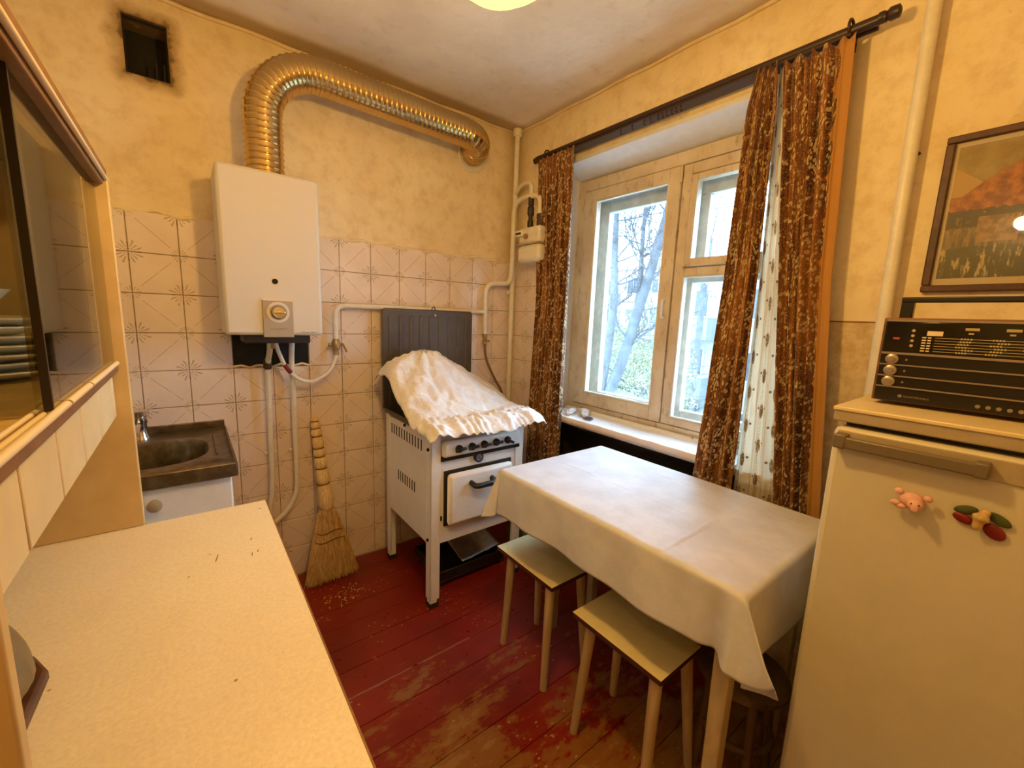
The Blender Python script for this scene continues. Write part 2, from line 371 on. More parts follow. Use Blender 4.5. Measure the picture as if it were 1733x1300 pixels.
# ------------------------------------------------------------------ mesh helper
class MB:
    def __init__(s): s.v = []; s.f = []; s.uv = None
    def box(s, x0, x1, y0, y1, z0, z1):
        x0, x1 = min(x0, x1), max(x0, x1); y0, y1 = min(y0, y1), max(y0, y1); z0, z1 = min(z0, z1), max(z0, z1)
        n = len(s.v); s.v += [(x, y, z) for z in (z0, z1) for y in (y0, y1) for x in (x0, x1)]
        s.f += [tuple(n + i for i in q) for q in ((0, 2, 3, 1), (4, 5, 7, 6), (0, 1, 5, 4), (2, 6, 7, 3), (0, 4, 6, 2), (1, 3, 7, 5))]; return s
    def tube(s, pts, r, seg=10, cap=True, rfn=None):
        pts = [Vector(p) for p in pts]; n0 = len(s.v); N = len(pts)
        t0 = (pts[1] - pts[0]).normalized(); up = Vector((0, 0, 1)) if abs(t0.z) < .9 else Vector((1, 0, 0))
        a = t0.cross(up).normalized()
        for i, p in enumerate(pts):
            t = (pts[min(i + 1, N - 1)] - pts[max(i - 1, 0)]).normalized()
            a = (a - t * a.dot(t)).normalized(); b = t.cross(a)
            rr = rfn(i / (N - 1)) if rfn else (r[i] if isinstance(r, (list, tuple)) else r)
            for k in range(seg):
                w = 2 * math.pi * k / seg; q = p + a * (math.cos(w) * rr) + b * (math.sin(w) * rr); s.v.append(tuple(q))
        for i in range(N - 1):
            for k in range(seg):
                k2 = (k + 1) % seg; s.f.append((n0 + i * seg + k, n0 + i * seg + k2, n0 + (i + 1) * seg + k2, n0 + (i + 1) * seg + k))
        if cap:
            s.f.append(tuple(n0 + k for k in range(seg))[::-1]); s.f.append(tuple(n0 + (N - 1) * seg + k for k in range(seg)))
        return s
    def lathe(s, prof, c, axis='z', seg=20, sx=1, sy=1):
        n0 = len(s.v); N = len(prof)
        for r, h in prof:
            for k in range(seg):
                w = 2 * math.pi * k / seg; a, b = r * math.cos(w) * sx, r * math.sin(w) * sy
                p = {'z': (a, b, h), 'y': (a, h, b), 'x': (h, a, b)}[axis]; s.v.append((c[0] + p[0], c[1] + p[1], c[2] + p[2]))
        for i in range(N - 1):
            for k in range(seg):
                k2 = (k + 1) % seg; s.f.append((n0 + i * seg + k, n0 + i * seg + k2, n0 + (i + 1) * seg + k2, n0 + (i + 1) * seg + k))
        s.f.append(tuple(n0 + k for k in range(seg))); s.f.append(tuple(n0 + (N - 1) * seg + k for k in range(seg)))
        return s
    def ball(s, c, rx, ry=None, rz=None, seg=14, rings=8):
        ry = ry or rx; rz = rz or rx; n0 = len(s.v)
        pr = [(math.sin(math.pi * i / rings), -math.cos(math.pi * i / rings)) for i in range(rings + 1)]
        pr[0] = (.02, -1); pr[-1] = (.02, 1)
        for r, h in pr:
            for k in range(seg):
                w = 2 * math.pi * k / seg; s.v.append((c[0] + rx * r * math.cos(w), c[1] + ry * r * math.sin(w), c[2] + rz * h))
        for i in range(rings):
            for k in range(seg):
                k2 = (k + 1) % seg; s.f.append((n0 + i * seg + k, n0 + i * seg + k2, n0 + (i + 1) * seg + k2, n0 + (i + 1) * seg + k))
        s.f.append(tuple(n0 + k for k in range(seg))[::-1]); s.f.append(tuple(n0 + rings * seg + k for k in range(seg)))
        return s
    def prism(s, poly, axis, a, b):
        n = len(s.v); m = len(poly)
        for h in (a, b):
            for p, q in poly: s.v.append({'z': (p, q, h), 'y': (p, h, q), 'x': (h, p, q)}[axis])
        s.f.append(tuple(n + i for i in range(m))); s.f.append(tuple(n + m + i for i in reversed(range(m))))
        for i in range(m): j = (i + 1) % m; s.f.append((n + i, n + m + i, n + m + j, n + j))
        return s
    def grid(s, nu, nv, fn, uvfn=None, wrap=False):
        n = len(s.v); s.uvs = []
        for j in range(nv + 1):
            for i in range(nu + 1):
                s.v.append(tuple(fn(i / nu, j / nv)))
                if uvfn: s.uvs.append(uvfn(i / nu, j / nv))
        for j in range(nv):
            for i in range(nu):
                q = n + j * (nu + 1) + i; s.f.append((q, q + 1, q + nu + 2, q + nu + 1))
        if uvfn: s.uv = s.uvs
        return s

def mesh(name, mb, origin=(0, 0, 0), smooth=None):
    me = bpy.data.meshes.new(name); o = origin
    me.from_pydata([(p[0] - o[0], p[1] - o[1], p[2] - o[2]) for p in mb.v], [], mb.f)
    bm = bmesh.new(); bm.from_mesh(me); bmesh.ops.recalc_face_normals(bm, faces=bm.faces); bm.to_mesh(me); bm.free()
    if mb.uv:
        l = me.uv_layers.new(name='UVMap')
        for lp in me.loops: l.data[lp.index].uv = mb.uv[lp.vertex_index]
    if smooth is not None:
        me.shade_smooth()
        if smooth < 180: me.set_sharp_from_angle(angle=R(smooth))
    return me
def wloc(o): return o['wl'] if o is not None and 'wl' in o else (0, 0, 0)
ORG = {}
def obj(name, mb, m, parent=None, loc=None, smooth=None, bevel=0, solid=0, label=None, subd=0):
    """mesh object built from world-space points; a child keeps its parent's origin"""
    org = ORG[parent.name] if parent is not None else (loc or (0, 0, 0))
    me = mesh(name, mb, org, smooth); me.materials.append(MATS[m])
    o = bpy.data.objects.new(name, me); COL.objects.link(o); ORG[o.name] = tuple(org)
    if parent is not None: o.parent = parent
    else: o.location = org
    if solid: md = o.modifiers.new('thickness', 'SOLIDIFY'); md.thickness = solid; md.offset = 0
    if bevel: md = o.modifiers.new('bevel', 'BEVEL'); md.width = bevel; md.segments = 2; md.limit_method = 'ANGLE'; md.angle_limit = R(40); me.shade_smooth(); me.set_sharp_from_angle(angle=R(50))
    if subd: md = o.modifiers.new('subd', 'SUBSURF'); md.levels = subd; md.render_levels = subd
    if label: o['label'] = label
    return o
def thing(name, label, cat, loc, group=None):
    o = bpy.data.objects.new(name, None); COL.objects.link(o); o.location = loc; ORG[o.name] = tuple(loc); o.empty_display_size = .05
    o['label'] = label; o['category'] = cat
    if group: o['group'] = group
    return o
def tag(o, label, cat, group=None, kind=None):
    o['label'] = label; o['category'] = cat
    if group: o['group'] = group
    if kind: o['kind'] = kind
    return o
def struct(o): o['kind'] = 'structure'; return o
def sempty(name, loc=(0, 0, 0)):
    o = bpy.data.objects.new(name, None); COL.objects.link(o); o.location = loc; ORG[o.name] = tuple(loc); o['kind'] = 'structure'; return o
def B(*a): return MB().box(*a)
def bez(pts, n=8, r=.06):
    """polyline with rounded corners"""
    P = [Vector(p) for p in pts]; out = [P[0]]
    for i in range(1, len(P) - 1):
        a = (P[i - 1] - P[i]); b = (P[i + 1] - P[i]); k = min(r, a.length * .49, b.length * .49)
        p0 = P[i] + a.normalized() * k; p2 = P[i] + b.normalized() * k
        for j in range(n + 1):
            t = j / n; out.append(p0 * (1 - t) ** 2 + P[i] * 2 * t * (1 - t) + p2 * t * t)
    out.append(P[-1]); return out
def spline(P, n=8):
    P = [Vector(p) for p in P]; Q = [P[0] * 2 - P[1]] + P + [P[-1] * 2 - P[-2]]; out = []
    for i in range(1, len(Q) - 2):
        for j in range(n):
            t = j / n; a, b, c, d = Q[i - 1:i + 3]
            out.append(.5 * ((2 * b) + (c - a) * t + (2 * a - 5 * b + 4 * c - d) * t * t + (3 * b - a - 3 * c + d) * t ** 3))
    out.append(P[-1]); return out
def text(name, body, size, m, parent, pos, rot, ext=.0006):
    cu = bpy.data.curves.new(name, 'FONT'); cu.body = body; cu.size = size; cu.extrude = ext
    to = bpy.data.objects.new(name, cu); COL.objects.link(to)
    bpy.context.view_layer.update()
    me = bpy.data.meshes.new_from_object(to.evaluated_get(bpy.context.evaluated_depsgraph_get()))
    bpy.data.objects.remove(to); bpy.data.curves.remove(cu)
    me.materials.clear(); me.materials.append(MATS[m])
    o = bpy.data.objects.new(name, me); COL.objects.link(o); org = ORG[parent.name]; ORG[o.name] = org
    o.parent = parent; o.location = [pos[i] - org[i] for i in range(3)]; o.rotation_euler = rot
    return o

# ------------------------------------------------------------------ the room
def holed(mb, axis, d0, d1, a0, a1, z0, z1, holes):
    As = sorted({a0, a1, *[h[0] for h in holes], *[h[1] for h in holes]}); Zs = sorted({z0, z1, *[h[2] for h in holes], *[h[3] for h in holes]})
    for i in range(len(As) - 1):
        for j in range(len(Zs) - 1):
            ca = (As[i] + As[i + 1]) / 2; cz = (Zs[j] + Zs[j + 1]) / 2
            if any(h[0] < ca < h[1] and h[2] < cz < h[3] for h in holes): continue
            if axis == 'y': mb.box(As[i], As[i + 1], d0, d1, Zs[j], Zs[j + 1])
            else: mb.box(d0, d1, As[i], As[i + 1], Zs[j], Zs[j + 1])
    return mb
VENT = (-1.685, -1.562, 2.120, 2.310)
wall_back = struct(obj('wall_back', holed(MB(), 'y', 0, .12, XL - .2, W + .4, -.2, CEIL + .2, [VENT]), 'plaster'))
obj('vent_backing', holed(MB(), 'y', .12, .14, XL - .2, W + .4, -.2, CEIL + .2, []), 'soot_black', wall_back)  # black sheet added behind the wall to keep sky light out of the vent
mb = MB()
WIN = (-1.64, -.40, .74, 2.115); NICHE = (-1.56, -.44, .12, .735)
holed(mb, 'x', W, W + .22, YF - .2, 0, -.2, CEIL + .2, [WIN, NICHE]); holed(mb, 'x', W + .22, W + .40, YF - .2, 0, -.2, CEIL + .2, [WIN])
wall_right = struct(obj('wall_right', mb, 'plaster'))
struct(obj('wall_left', B(XL - .2, XL, YF - .2, .12, -.2, CEIL + .2), 'plaster'))
struct(obj('wall_front', B(XL - .2, W + .4, YF - .2, YF, -.2, CEIL + .2), 'plaster'))
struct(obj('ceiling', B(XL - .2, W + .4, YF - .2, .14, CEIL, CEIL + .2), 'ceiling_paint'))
floor = struct(obj('floor', B(XL, W, YF, 0, -.2, -.012), 'floor_gap'))
y = -.013
pw = .12
pm = mesh('plank', MB().box(XL, W, -pw / 2 + .0012, pw / 2 - .0012, -.016, 0)); pm.materials.append(MATS['floor_paint'])
for i in range(23):
    o = bpy.data.objects.new('plank', pm); COL.objects.link(o); o.parent = floor; o.location = (0, -.013 - pw * (i + .5) + .0, random.uniform(-.0012, .0))
# tiles: one object each, turned so the printed diagonals meet as on the wall
def tile_mesh():
    h, d, e = .0738, .006, .0022; b = MB()
    b.v = [(-h, 0, -h), (h, 0, -h), (h, 0, h), (-h, 0, h), (-h, -d + .002, -h), (h, -d + .002, -h), (h, -d + .002, h), (-h, -d + .002, h),
           (-h + e, -d, -h + e), (h - e, -d, -h + e), (h - e, -d, h - e), (-h + e, -d, h - e)]
    b.f = [(8, 9, 10, 11), (4, 5, 9, 8), (5, 6, 10, 9), (6, 7, 11, 10), (7, 4, 8, 11), (0, 1, 5, 4), (1, 2, 6, 5), (2, 3, 7, 6), (3, 0, 4, 7), (3, 2, 1, 0)]
    m = mesh('tile', b); m.materials.append(MATS['wall_tile']); return m
tm = tile_mesh(); X0 = -1.7288
bed = obj('tile_bed', B(XL, W, -.0012, .001, 0, 1.645), 'tile_bed', wall_back)
for k in range(-2, 12):
    for j in range(11):
        if (k in (2, 3) and j == 3): continue
        o = bpy.data.objects.new('tile', tm); COL.objects.link(o); o.parent = wall_back
        o.location = (X0 + .15 * (k + .5), -.0012, 1.649 - .15 * (j + .5)); o.rotation_euler = (random.gauss(0, .002), 0 if (k + j) % 2 == 0 else R(90), random.gauss(0, .002))
obj('bare_patch', B(X0 + .302, X0 + .598, -.0025, -.0012, 1.052, 1.21), 'soot_black', wall_back)
mb = MB(); mb.tube([(X0 + .30 + .03 * i, -.006 - .002 * (i % 2), 1.056 + .006 * math.sin(i * 2.3)) for i in range(11)], .006, 6); obj('broken_mortar', mb, 'plaster', wall_back, smooth=60)
for k in range(2):
    for j in range(9):
        o = bpy.data.objects.new('tile', tm); COL.objects.link(o); o.parent = wall_right
        o.location = (W - .0005, -.15 * (k + .5) - .006, 1.649 - .15 * (j + .5)); o.rotation_euler = (0, 0 if (k + j) % 2 else R(90), R(-90))
# plaster ledge over the tiles
def ledge(x0, x1, n):
    return [(x0 + (x1 - x0) * i / n, -.002, 1.648 + .006 * math.sin(i * 1.7) + .004 * math.sin(i * .6 + 1)) for i in range(n + 1)]
obj('plaster_ledge', MB().tube(ledge(XL + .02, W - .01, 60), .0085, 7, rfn=lambda t: .0075 + .003 * math.sin(t * 61)), 'plaster', wall_back, smooth=80)
mb = MB(); mb.tube([(W - .004 + .002 * math.sin(i), -.012 - .003 * math.sin(i * 1.9), .05 + i * .08) for i in range(29)], .009, 6, rfn=lambda t: .008 + .003 * math.sin(t * 47)); obj('corner_caulk', mb, 'plaster', wall_back, smooth=80)
mb = MB(); mb.tube([(XL + .02 + i * .07, -.004, CEIL - .006 + .003 * math.sin(i * 1.3)) for i in range(31)], .008, 6); struct(obj('trim_1', mb, 'plaster', smooth=80))
mb = MB(); mb.tube([(W - .004, -.02 - i * .09, CEIL - .006 + .003 * math.sin(i * 1.7)) for i in range(30)], .008, 6); struct(obj('trim_2', mb, 'plaster', smooth=80))
# painted window reveals, soffit sloping down to the frame
mb = MB(); mb.prism([(W - .001, 2.112), (.34, 2.03), (.34, 2.13), (W - .001, 2.13)], 'y', -.40, -1.64)
mb.box(W - .002, .34, -.4005, -.408, .76, 2.1); mb.box(W - .002, .34, -1.632, -1.6395, .76, 2.1)
struct(obj('trim_3', mb, 'reveal_paint'))
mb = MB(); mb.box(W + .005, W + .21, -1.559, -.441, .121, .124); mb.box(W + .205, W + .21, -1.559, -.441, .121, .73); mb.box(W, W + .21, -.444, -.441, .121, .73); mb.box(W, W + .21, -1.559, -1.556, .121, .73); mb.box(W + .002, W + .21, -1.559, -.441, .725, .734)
struct(obj('trim_4', mb, 'dark_brown'))  # niche lining near black: shade of the unlit hollow put into the colour
struct(obj('trim_5', B(W - .004, W, -1.641, YF, 0, 1.335), 'dado_paper'))
struct(obj('trim_6', B(W - .0055, W - .0035, -1.641, YF, 1.333, 1.3375), 'cupboard_brown'))

# ------------------------------------------------------------------ window
win = sempty('window_1', (.2, -.95, .79))
def frame(name, parts, m, x0, x1, parent=win):
    mb = MB()
    for y0, y1, z0, z1 in parts: mb.box(x0, x1, y0, y1, z0, z1)
    return obj(name, mb, m, parent, bevel=.004)
frame('window_frame', [(-.40, -.462, .79, 2.06), (-1.58, -1.64, .79, 2.06), (-.462, -1.58, 2.002, 2.06), (-.462, -1.58, .79, .832)], 'window_paint', .205, .36)
s1 = frame('sash', [(-.466, -.545, .836, 1.998), (-.978, -1.036, .836, 1.998), (-.545, -.978, 1.942, 1.998), (-.545, -.978, .836, .905)], 'window_paint', .195, .24)
s2 = frame('sash', [(-1.042, -1.085, .836, 1.998), (-1.525, -1.576, .836, 1.998), (-1.085, -1.525, 1.952, 1.998), (-1.085, -1.525, .836, .872), (-1.085, -1.525, 1.520, 1.556)], 'window_paint', .200, .245)
s3 = frame('vent_sash', [(-1.088, -1.118, 1.560, 1.948), (-1.492, -1.522, 1.560, 1.948), (-1.118, -1.492, 1.920, 1.948), (-1.118, -1.492, 1.560, 1.596)], 'window_paint', .192, .235)
frame('glazing_bead', [(-.545, -.553, .905, 1.942), (-.970, -.978, .905, 1.942), (-.553, -.970, .905, .915), (-.553, -.970, 1.934, 1.942)], 'reveal_paint', .196, .21, s1)
frame('glazing_bead', [(-1.085, -1.092, .872, 1.520), (-1.518, -1.525, .872, 1.520), (-1.092, -1.518, .872, .880), (-1.092, -1.518, 1.513, 1.520)], 'reveal_paint', .202, .215, s2)
obj('pane', B(.214, .217, -.55, -.975, .908, 1.94), 'window_glass', s1); obj('pane', B(.218, .221, -1.088, -1.523, .875, 1.518), 'window_glass', s2); obj('pane', B(.212, .215, -1.12, -1.49, 1.598, 1.918), 'window_glass', s3)
o1 = frame('outer_sash', [(-.462, -.560, .836, 1.998), (-.918, -1.08, .836, 1.998), (-.560, -.918, 1.895, 1.998), (-.560, -.918, .836, .905)], 'window_paint_grey', .295, .335)
o2 = frame('outer_sash', [(-1.485, -1.58, .836, 1.998), (-1.08, -1.485, .836, .895), (-1.08, -1.485, 1.885, 1.998), (-1.08, -1.485, 1.50, 1.612), (-1.08, -1.125, 1.612, 1.885)], 'window_paint_grey', .296, .336)
obj('pane', B(.313, .316, -.555, -.92, .90, 1.90), 'window_glass', o1); obj('pane', B(.313, .316, -1.075, -1.49, .89, 1.505), 'window_glass', o2); obj('pane', B(.313, .316, -1.12, -1.49, 1.608, 1.89), 'window_glass', o2)
for z in (.90, 1.96): obj('hinge', MB().tube([(.192, -1.039, z - .035), (.192, -1.039, z + .035)], .006, 8), 'window_paint', win, smooth=60)
h = obj('window_handle', MB().tube(bez([(.196, -1.012, 1.415), (.172, -1.012, 1.415), (.172, -1.012, 1.335), (.196, -1.012, 1.335)], 6, .012), .0068, 8), 'reveal_paint', win, smooth=70)
obj('window_handle', MB().tube(bez([(.296, -1.052, 1.415), (.272, -1.052, 1.415), (.272, -1.052, 1.335), (.296, -1.052, 1.335)], 6, .012), .0055, 8), 'window_paint_grey', win, smooth=70)
obj('window_sill', B(.018, .34, -.409, -1.631, .757, .783), 'window_paint', win, bevel=.004)

# ------------------------------------------------------------------ ceiling lamp
lamp = thing('ceiling_lamp', 'glowing yellow glass ceiling lamp hanging from the ceiling', 'lamp', (LAMP.x, LAMP.y, CEIL))
lx, ly = LAMP.x, LAMP.y
obj('canopy', MB().lathe([(.012, 2.398), (.05, 2.398), (.045, 2.37), (.008, 2.355)], (lx, ly, 0)), 'plate_china', lamp, smooth=50)
obj('cord', MB().tube([(lx, ly, 2.36), (lx, ly, LAMP.z + .12)], .005, 8), 'plate_china', lamp, smooth=60)
obj('socket', MB().lathe([(.008, LAMP.z + .13), (.022, LAMP.z + .115), (.024, LAMP.z + .065), (.018, LAMP.z + .05)], (lx, ly, 0)), 'black_bakelite', lamp, smooth=50)
prof = [(.024, 2.10), (.052, 2.092), (.090, 2.062), (.113, 2.02), (.118, 1.985), (.110, 1.955), (.086, 1.934), (.048, 1.919), (.004, 1.915)]
prof = [(r * .88, LAMP.z + (z - 2.0) * .88) for r, z in prof]
sh = MB(); n0 = 48
for r, z in prof:
    for k in range(n0):
        w = 2 * math.pi * k / n0; rr = r * (1 + .05 * abs(math.cos(3 * w)) * min(1, (r / .1))); sh.v.append((lx + rr * math.cos(w), ly + rr * math.sin(w), z))
for i in range(len(prof) - 1):
    for k in range(n0): sh.f.append((i * n0 + k, i * n0 + (k + 1) % n0, (i + 1) * n0 + (k + 1) % n0, (i + 1) * n0 + k))
obj('lamp_shade', sh, 'lamp_glass', lamp, smooth=60)
pl = bpy.data.lights.new('lamp_bulb', 'POINT'); pl.energy = LAMP_W; pl.color = LAMP_C; pl.shadow_soft_size = .045
po = bpy.data.objects.new('lamp_bulb', pl); COL.objects.link(po); po.parent = lamp; po.location = LAMP - Vector(lamp.location)
# the second lamp, whose white reflection stands in the picture glass
hl = thing('wall_lamp', 'small round wall lamp seen as a white spot mirrored in the picture glass', 'lamp', (XL, HALL.y, HALL.z))
obj('wall_plate', MB().lathe([(.045, XL), (.045, XL + .012), (.02, XL + .02), (.015, XL + .05)], (0, HALL.y, HALL.z), 'x'), 'plate_china', hl, smooth=50)
obj('bulb', MB().ball((HALL.x - .005, HALL.y, HALL.z), .032), 'bulb_glow', hl, smooth=180)
pl = bpy.data.lights.new('wall_lamp_bulb', 'POINT'); pl.energy = HALL_W; pl.color = (1.0, .68, .30); pl.shadow_soft_size = .035
po = bpy.data.objects.new('wall_lamp_bulb', pl); COL.objects.link(po); po.parent = hl; po.location = Vector((HALL.x + .07, HALL.y, HALL.z)) - Vector(hl.location)
# ------------------------------------------------------------------ vent opening
vg = thing('vent_grille', 'soot-black open vent with a broken grille high on the back wall', 'vent', (-1.6235, .02, 2.12))
obj('grille_frame', MB().box(-1.685, -1.562, .012, .02, 2.120, 2.126).box(-1.685, -1.562, .012, .02, 2.304, 2.310).box(-1.685, -1.680, .012, .02, 2.126, 2.304).box(-1.567, -1.562, .012, .02, 2.126, 2.304), 'soot_black', vg)
for i in range(5):
    x = -1.668 + i * .0225
    obj('bar', MB().tube([(x, .016, 2.124), (x + .002, .016, 2.17 - .04 + (.055 if i in (3, 4) else .012 * i))], .0035, 6), 'soot_black', vg, smooth=60)

# ------------------------------------------------------------------ gas water heater and its flue
bo = thing('gas_water_heater', 'cream enamelled gas water heater hung on the tiled wall', 'water heater', (-1.294, 0, 1.20))
obj('casing', B(-1.463, -1.124, -.268, -.012, 1.206, 1.816), 'boiler_enamel', bo, bevel=.012)
cp = obj('control_panel', B(-1.341, -1.235, -.276, -.262, 1.199, 1.343), 'boiler_panel', bo, bevel=.002)
obj('panel_rim', B(-1.341, -1.235, -.278, -.266, 1.340, 1.345), 'track_cream', cp)
obj('dial', MB().lathe([(.040, -.275), (.040, -.2785), (.030, -.2785), (.030, -.275)], (-1.288, 0, 1.296), 'y', 32), 'boiler_enamel', cp, smooth=40)
k = obj('knob', MB().lathe([(.0225, -.274), (.0225, -.290), (.019, -.298), (.002, -.299)], (-1.288, 0, 1.296), 'y', 28), 'chrome', cp, smooth=40)
obj('knob_seat', MB().lathe([(.0245, -.2745), (.0245, -.2795), (.0225, -.2795)], (-1.288, 0, 1.296), 'y', 28), 'print_dark', cp, smooth=40)
obj('knob_grip', B(-1.309, -1.267, -.304, -.296, 1.291, 1.301), 'chrome', k, bevel=.002)
obj('sight_hole', MB().lathe([(.0105, -.267), (.0105, -.2705), (.001, -.2705)], (-1.293, 0, 1.414), 'y', 20), 'soot_black', bo, smooth=40)
text('panel_lettering', 'VAILLANT', .0125, 'print_grey', cp, (-1.318, -.2764, 1.228), (R(90), 0, 0))
text('casing_lettering', 'Premium MAX 5', .0082, 'print_dark', bo, (-1.204, -.2684, 1.216), (R(90), 0, 0))
obj('burner_box', B(-1.40, -1.16, -.20, -.02, 1.17, 1.21), 'valve_dark', bo, bevel=.004)
obj('union_nut', MB().lathe([(.014, 1.14), (.018, 1.145), (.018, 1.17), (.014, 1.175)], (-1.285, -.10, 0), 'z', 6), 'valve_brass', bo)
def pathduct():
    P = []
    for i in range(13): P.append((-1.290, -.16, 1.80 + i * .02))
    c = Vector((-1.075, -.16, 2.04)); r = .215
    for i in range(1, 24):
        a = math.pi - math.radians(95) * i / 24; P.append((c.x + r * math.cos(a) * 1.0, -.16, c.z + r * .97 * math.sin(a)))
    P += [(-1.04 + .06 * i, -.16 - .0 * i, 2.2475 - .0015 * i) for i in range(1, 12)]
    e = P[-1]; 
    for i in range(1, 13):
        a = math.radians(90) * i / 12; P.append((e[0] + .12 * math.sin(a), -.16 + .12 * (1 - math.cos(a)), e[2] - .002 * i))
    f = P[-1]; P += [(f[0] + .001 * i, f[1] + .015 * i, f[2]) for i in range(1, 3)]
    return [Vector(p) for p in P]
du = thing('flue_duct', 'shiny corrugated metal flue duct bending from the heater to the wall', 'duct', (-1.29, -.16, 1.81))
P = pathduct(); L = [0]
for a, b in zip(P, P[1:]): L.append(L[-1] + (b - a).length)
fine = []; tot = L[-1]; nf = int(tot / .0016); k = 0
for i in range(nf + 1):
    s_ = tot * i / nf
    while k < len(L) - 2 and L[k + 1] < s_: k += 1
    t_ = (s_ - L[k]) / max(1e-6, L[k + 1] - L[k]); fine.append(P[k].lerp(P[k + 1], t_))
fine = [fine[0]] + [(fine[i - 1] + fine[i] * 2 + fine[i + 1]) / 4 for i in range(1, len(fine) - 1)] + [fine[-1]]
rr = [.0655 + (.0030 if (i % 14) in (0, 1) else (.0008 if (i % 14) in (2, 13) else 0)) for i in range(len(fine))]
obj('corrugated_tube', MB().tube(fine, rr, 36, cap=False), 'duct_foil', du, smooth=180)
e = fine[-1]
obj('wall_collar', MB().lathe([(.07, -.003), (.088, -.003), (.088, -.0075), (.084, -.010), (.07, -.006)], (e.x + .008, 0, e.z - .012), 'y', 36), 'pipe_paint', du, smooth=40)
obj('heater_collar', MB().lathe([(.064, 1.806), (.074, 1.812), (.074, 1.826), (.064, 1.832)], (-1.29, -.16, 0), 'z', 36), 'duct_foil', du, smooth=40)

# ------------------------------------------------------------------ water and gas pipes
def pipe(name, label, pts, r, m='pipe_paint', rad=.05, cat='pipe', parent=None):
    o = obj(name, MB().tube(bez(pts, 8, rad), r, 12), m, parent, loc=pts[0] if parent is None else None, smooth=70)
    if parent is None: tag(o, label, cat)
    return o
wp = thing('water_pipe', 'left water pipe running straight down from the heater', 'pipe', (-1.306, -.05, 0))
pipe('tube', '', [(-1.300, -.10, 1.19), (-1.300, -.10, 1.13), (-1.306, -.045, 1.07), (-1.309, -.042, .55), (-1.318, -.042, .42), (-1.36, -.042, .30), (-1.5, -.05, .2)], .0115, parent=wp, rad=.06)
obj('coupling', MB().lathe([(.012, 1.045), (.017, 1.05), (.017, 1.085), (.012, 1.09)], (-1.306, -.05, 0), 'z', 8), 'valve_dark', wp)
for s_ in (-1, 1): obj('clip', MB().ball((-1.309 + s_ * .018, -.02, .655), .008), 'pipe_paint', wp, smooth=180)
wp2 = thing('water_pipe', 'right water pipe dropping from the heater and curving back to the left', 'pipe', (-1.208, -.05, 0))
pipe('tube', '', [(-1.213, -.10, 1.19), (-1.213, -.06, 1.08), (-1.208, -.042, .95), (-1.208, -.042, .46), (-1.245, -.045, .375), (-1.33, -.05, .31), (-1.5, -.06, .26)], .0115, parent=wp2, rad=.06)
obj('clip', MB().ball((-1.226, -.02, .655), .009), 'pipe_paint', wp2, smooth=180)
gh = thing('gas_hose', 'white gas hose looping below the heater to the wall valve', 'hose', (-1.013, -.06, 1.12))
hp = spline([(-1.283, -.12, 1.175), (-1.268, -.115, 1.12), (-1.240, -.10, 1.055), (-1.19, -.085, 1.0), (-1.13, -.075, .985), (-1.06, -.065, 1.022), (-1.022, -.055, 1.085), (-1.015, -.05, 1.13)], 8)
obj('tube', MB().tube(hp, .0085, 10), 'hose_white', gh, smooth=180)
obj('tape', MB().tube(hp[14:20], .0095, 10), 'bead_red', gh, smooth=180)
obj('hose_clamp', MB().lathe([(.010, 1.10), (.014, 1.105), (.014, 1.13), (.010, 1.135)], (-1.016, -.05, 0), 'z', 10), 'valve_brass', gh)
gp = thing('gas_pipe', 'cream painted gas pipe along the tiles above the stove', 'pipe', (-.155, -.04, 1.2))
pipe('tube', '', [(-1.015, -.045, 1.168), (-1.014, -.04, 1.337), (-.155, -.04, 1.337)], .0125, parent=gp, rad=.06)
pipe('tube', '', [(-.156, -.04, 1.205), (-.156, -.04, 1.505), (0.0, -.07, 1.512), (0.0, -.085, 1.60), (0.0, -.085, 1.965), (-.02, -.20, 1.985), (-.025, -.352, 1.965), (-.025, -.352, 1.86)], .0145, parent=gp, rad=.065)
v = obj('valve_body', MB().lathe([(.012, 1.125), (.018, 1.13), (.021, 1.143), (.021, 1.158), (.016, 1.172), (.013, 1.178)], (-1.015, -.045, 0), 'z', 10), 'valve_brass', gp, smooth=40)
obj('valve_key', MB().tube([(-1.05, -.045, 1.15), (-.985, -.045, 1.15)], .008, 8).tube([(-.985, -.05, 1.155), (-.970, -.06, 1.115)], .0045, 6), 'valve_brass', v, smooth=50)
v = obj('valve_body', MB().lathe([(.011, 1.145), (.017, 1.15), (.017, 1.163), (.012, 1.168), (.012, 1.186), (.016, 1.19), (.016, 1.207)], (-.157, -.045, 0), 'z', 10), 'valve_brass', gp, smooth=40)
obj('valve_key', MB().tube([(-.157, -.045, 1.165), (-.130, -.06, 1.165)], .007, 8), 'valve_brass', v, smooth=50)
obj('hook', MB().tube(spline([(-.50, -.054, 1.352), (-.497, -.06, 1.335), (-.503, -.058, 1.318), (-.515, -.056, 1.325), (-.513, -.056, 1.345), (-.503, -.056, 1.353)], 5), .0025, 6), 'valve_dark', gp, smooth=180)
tag(obj('stove_hose', MB().tube(spline([(-.157, -.05, 1.15), (-.158, -.055, 1.10), (-.140, -.06, 1.03), (-.09, -.07, .93), (-.04, -.08, .84), (-.03, -.10, .70), (-.12, -.09, .55)], 8), .0075, 8), 'hose_brown', None, loc=(-.157, -.05, .55), smooth=180), 'thin brown gas hose hanging from the valve behind the stove', 'hose')
ri = thing('riser_pipe', 'straight cream riser pipe in the corner beside the gas meter', 'pipe', (.035, -.042, 0))
obj('tube', MB().tube([(.032, -.05, 0), (.038, -.045, 2.40)], .0155, 14), 'pipe_paint', ri, smooth=70)
obj('ceiling_sleeve', MB().lathe([(.022, 2.36), (.026, 2.365), (.026, 2.40), (.02, 2.40)], (.038, -.045, 0), 'z', 16), 'pipe_paint', ri, smooth=50)
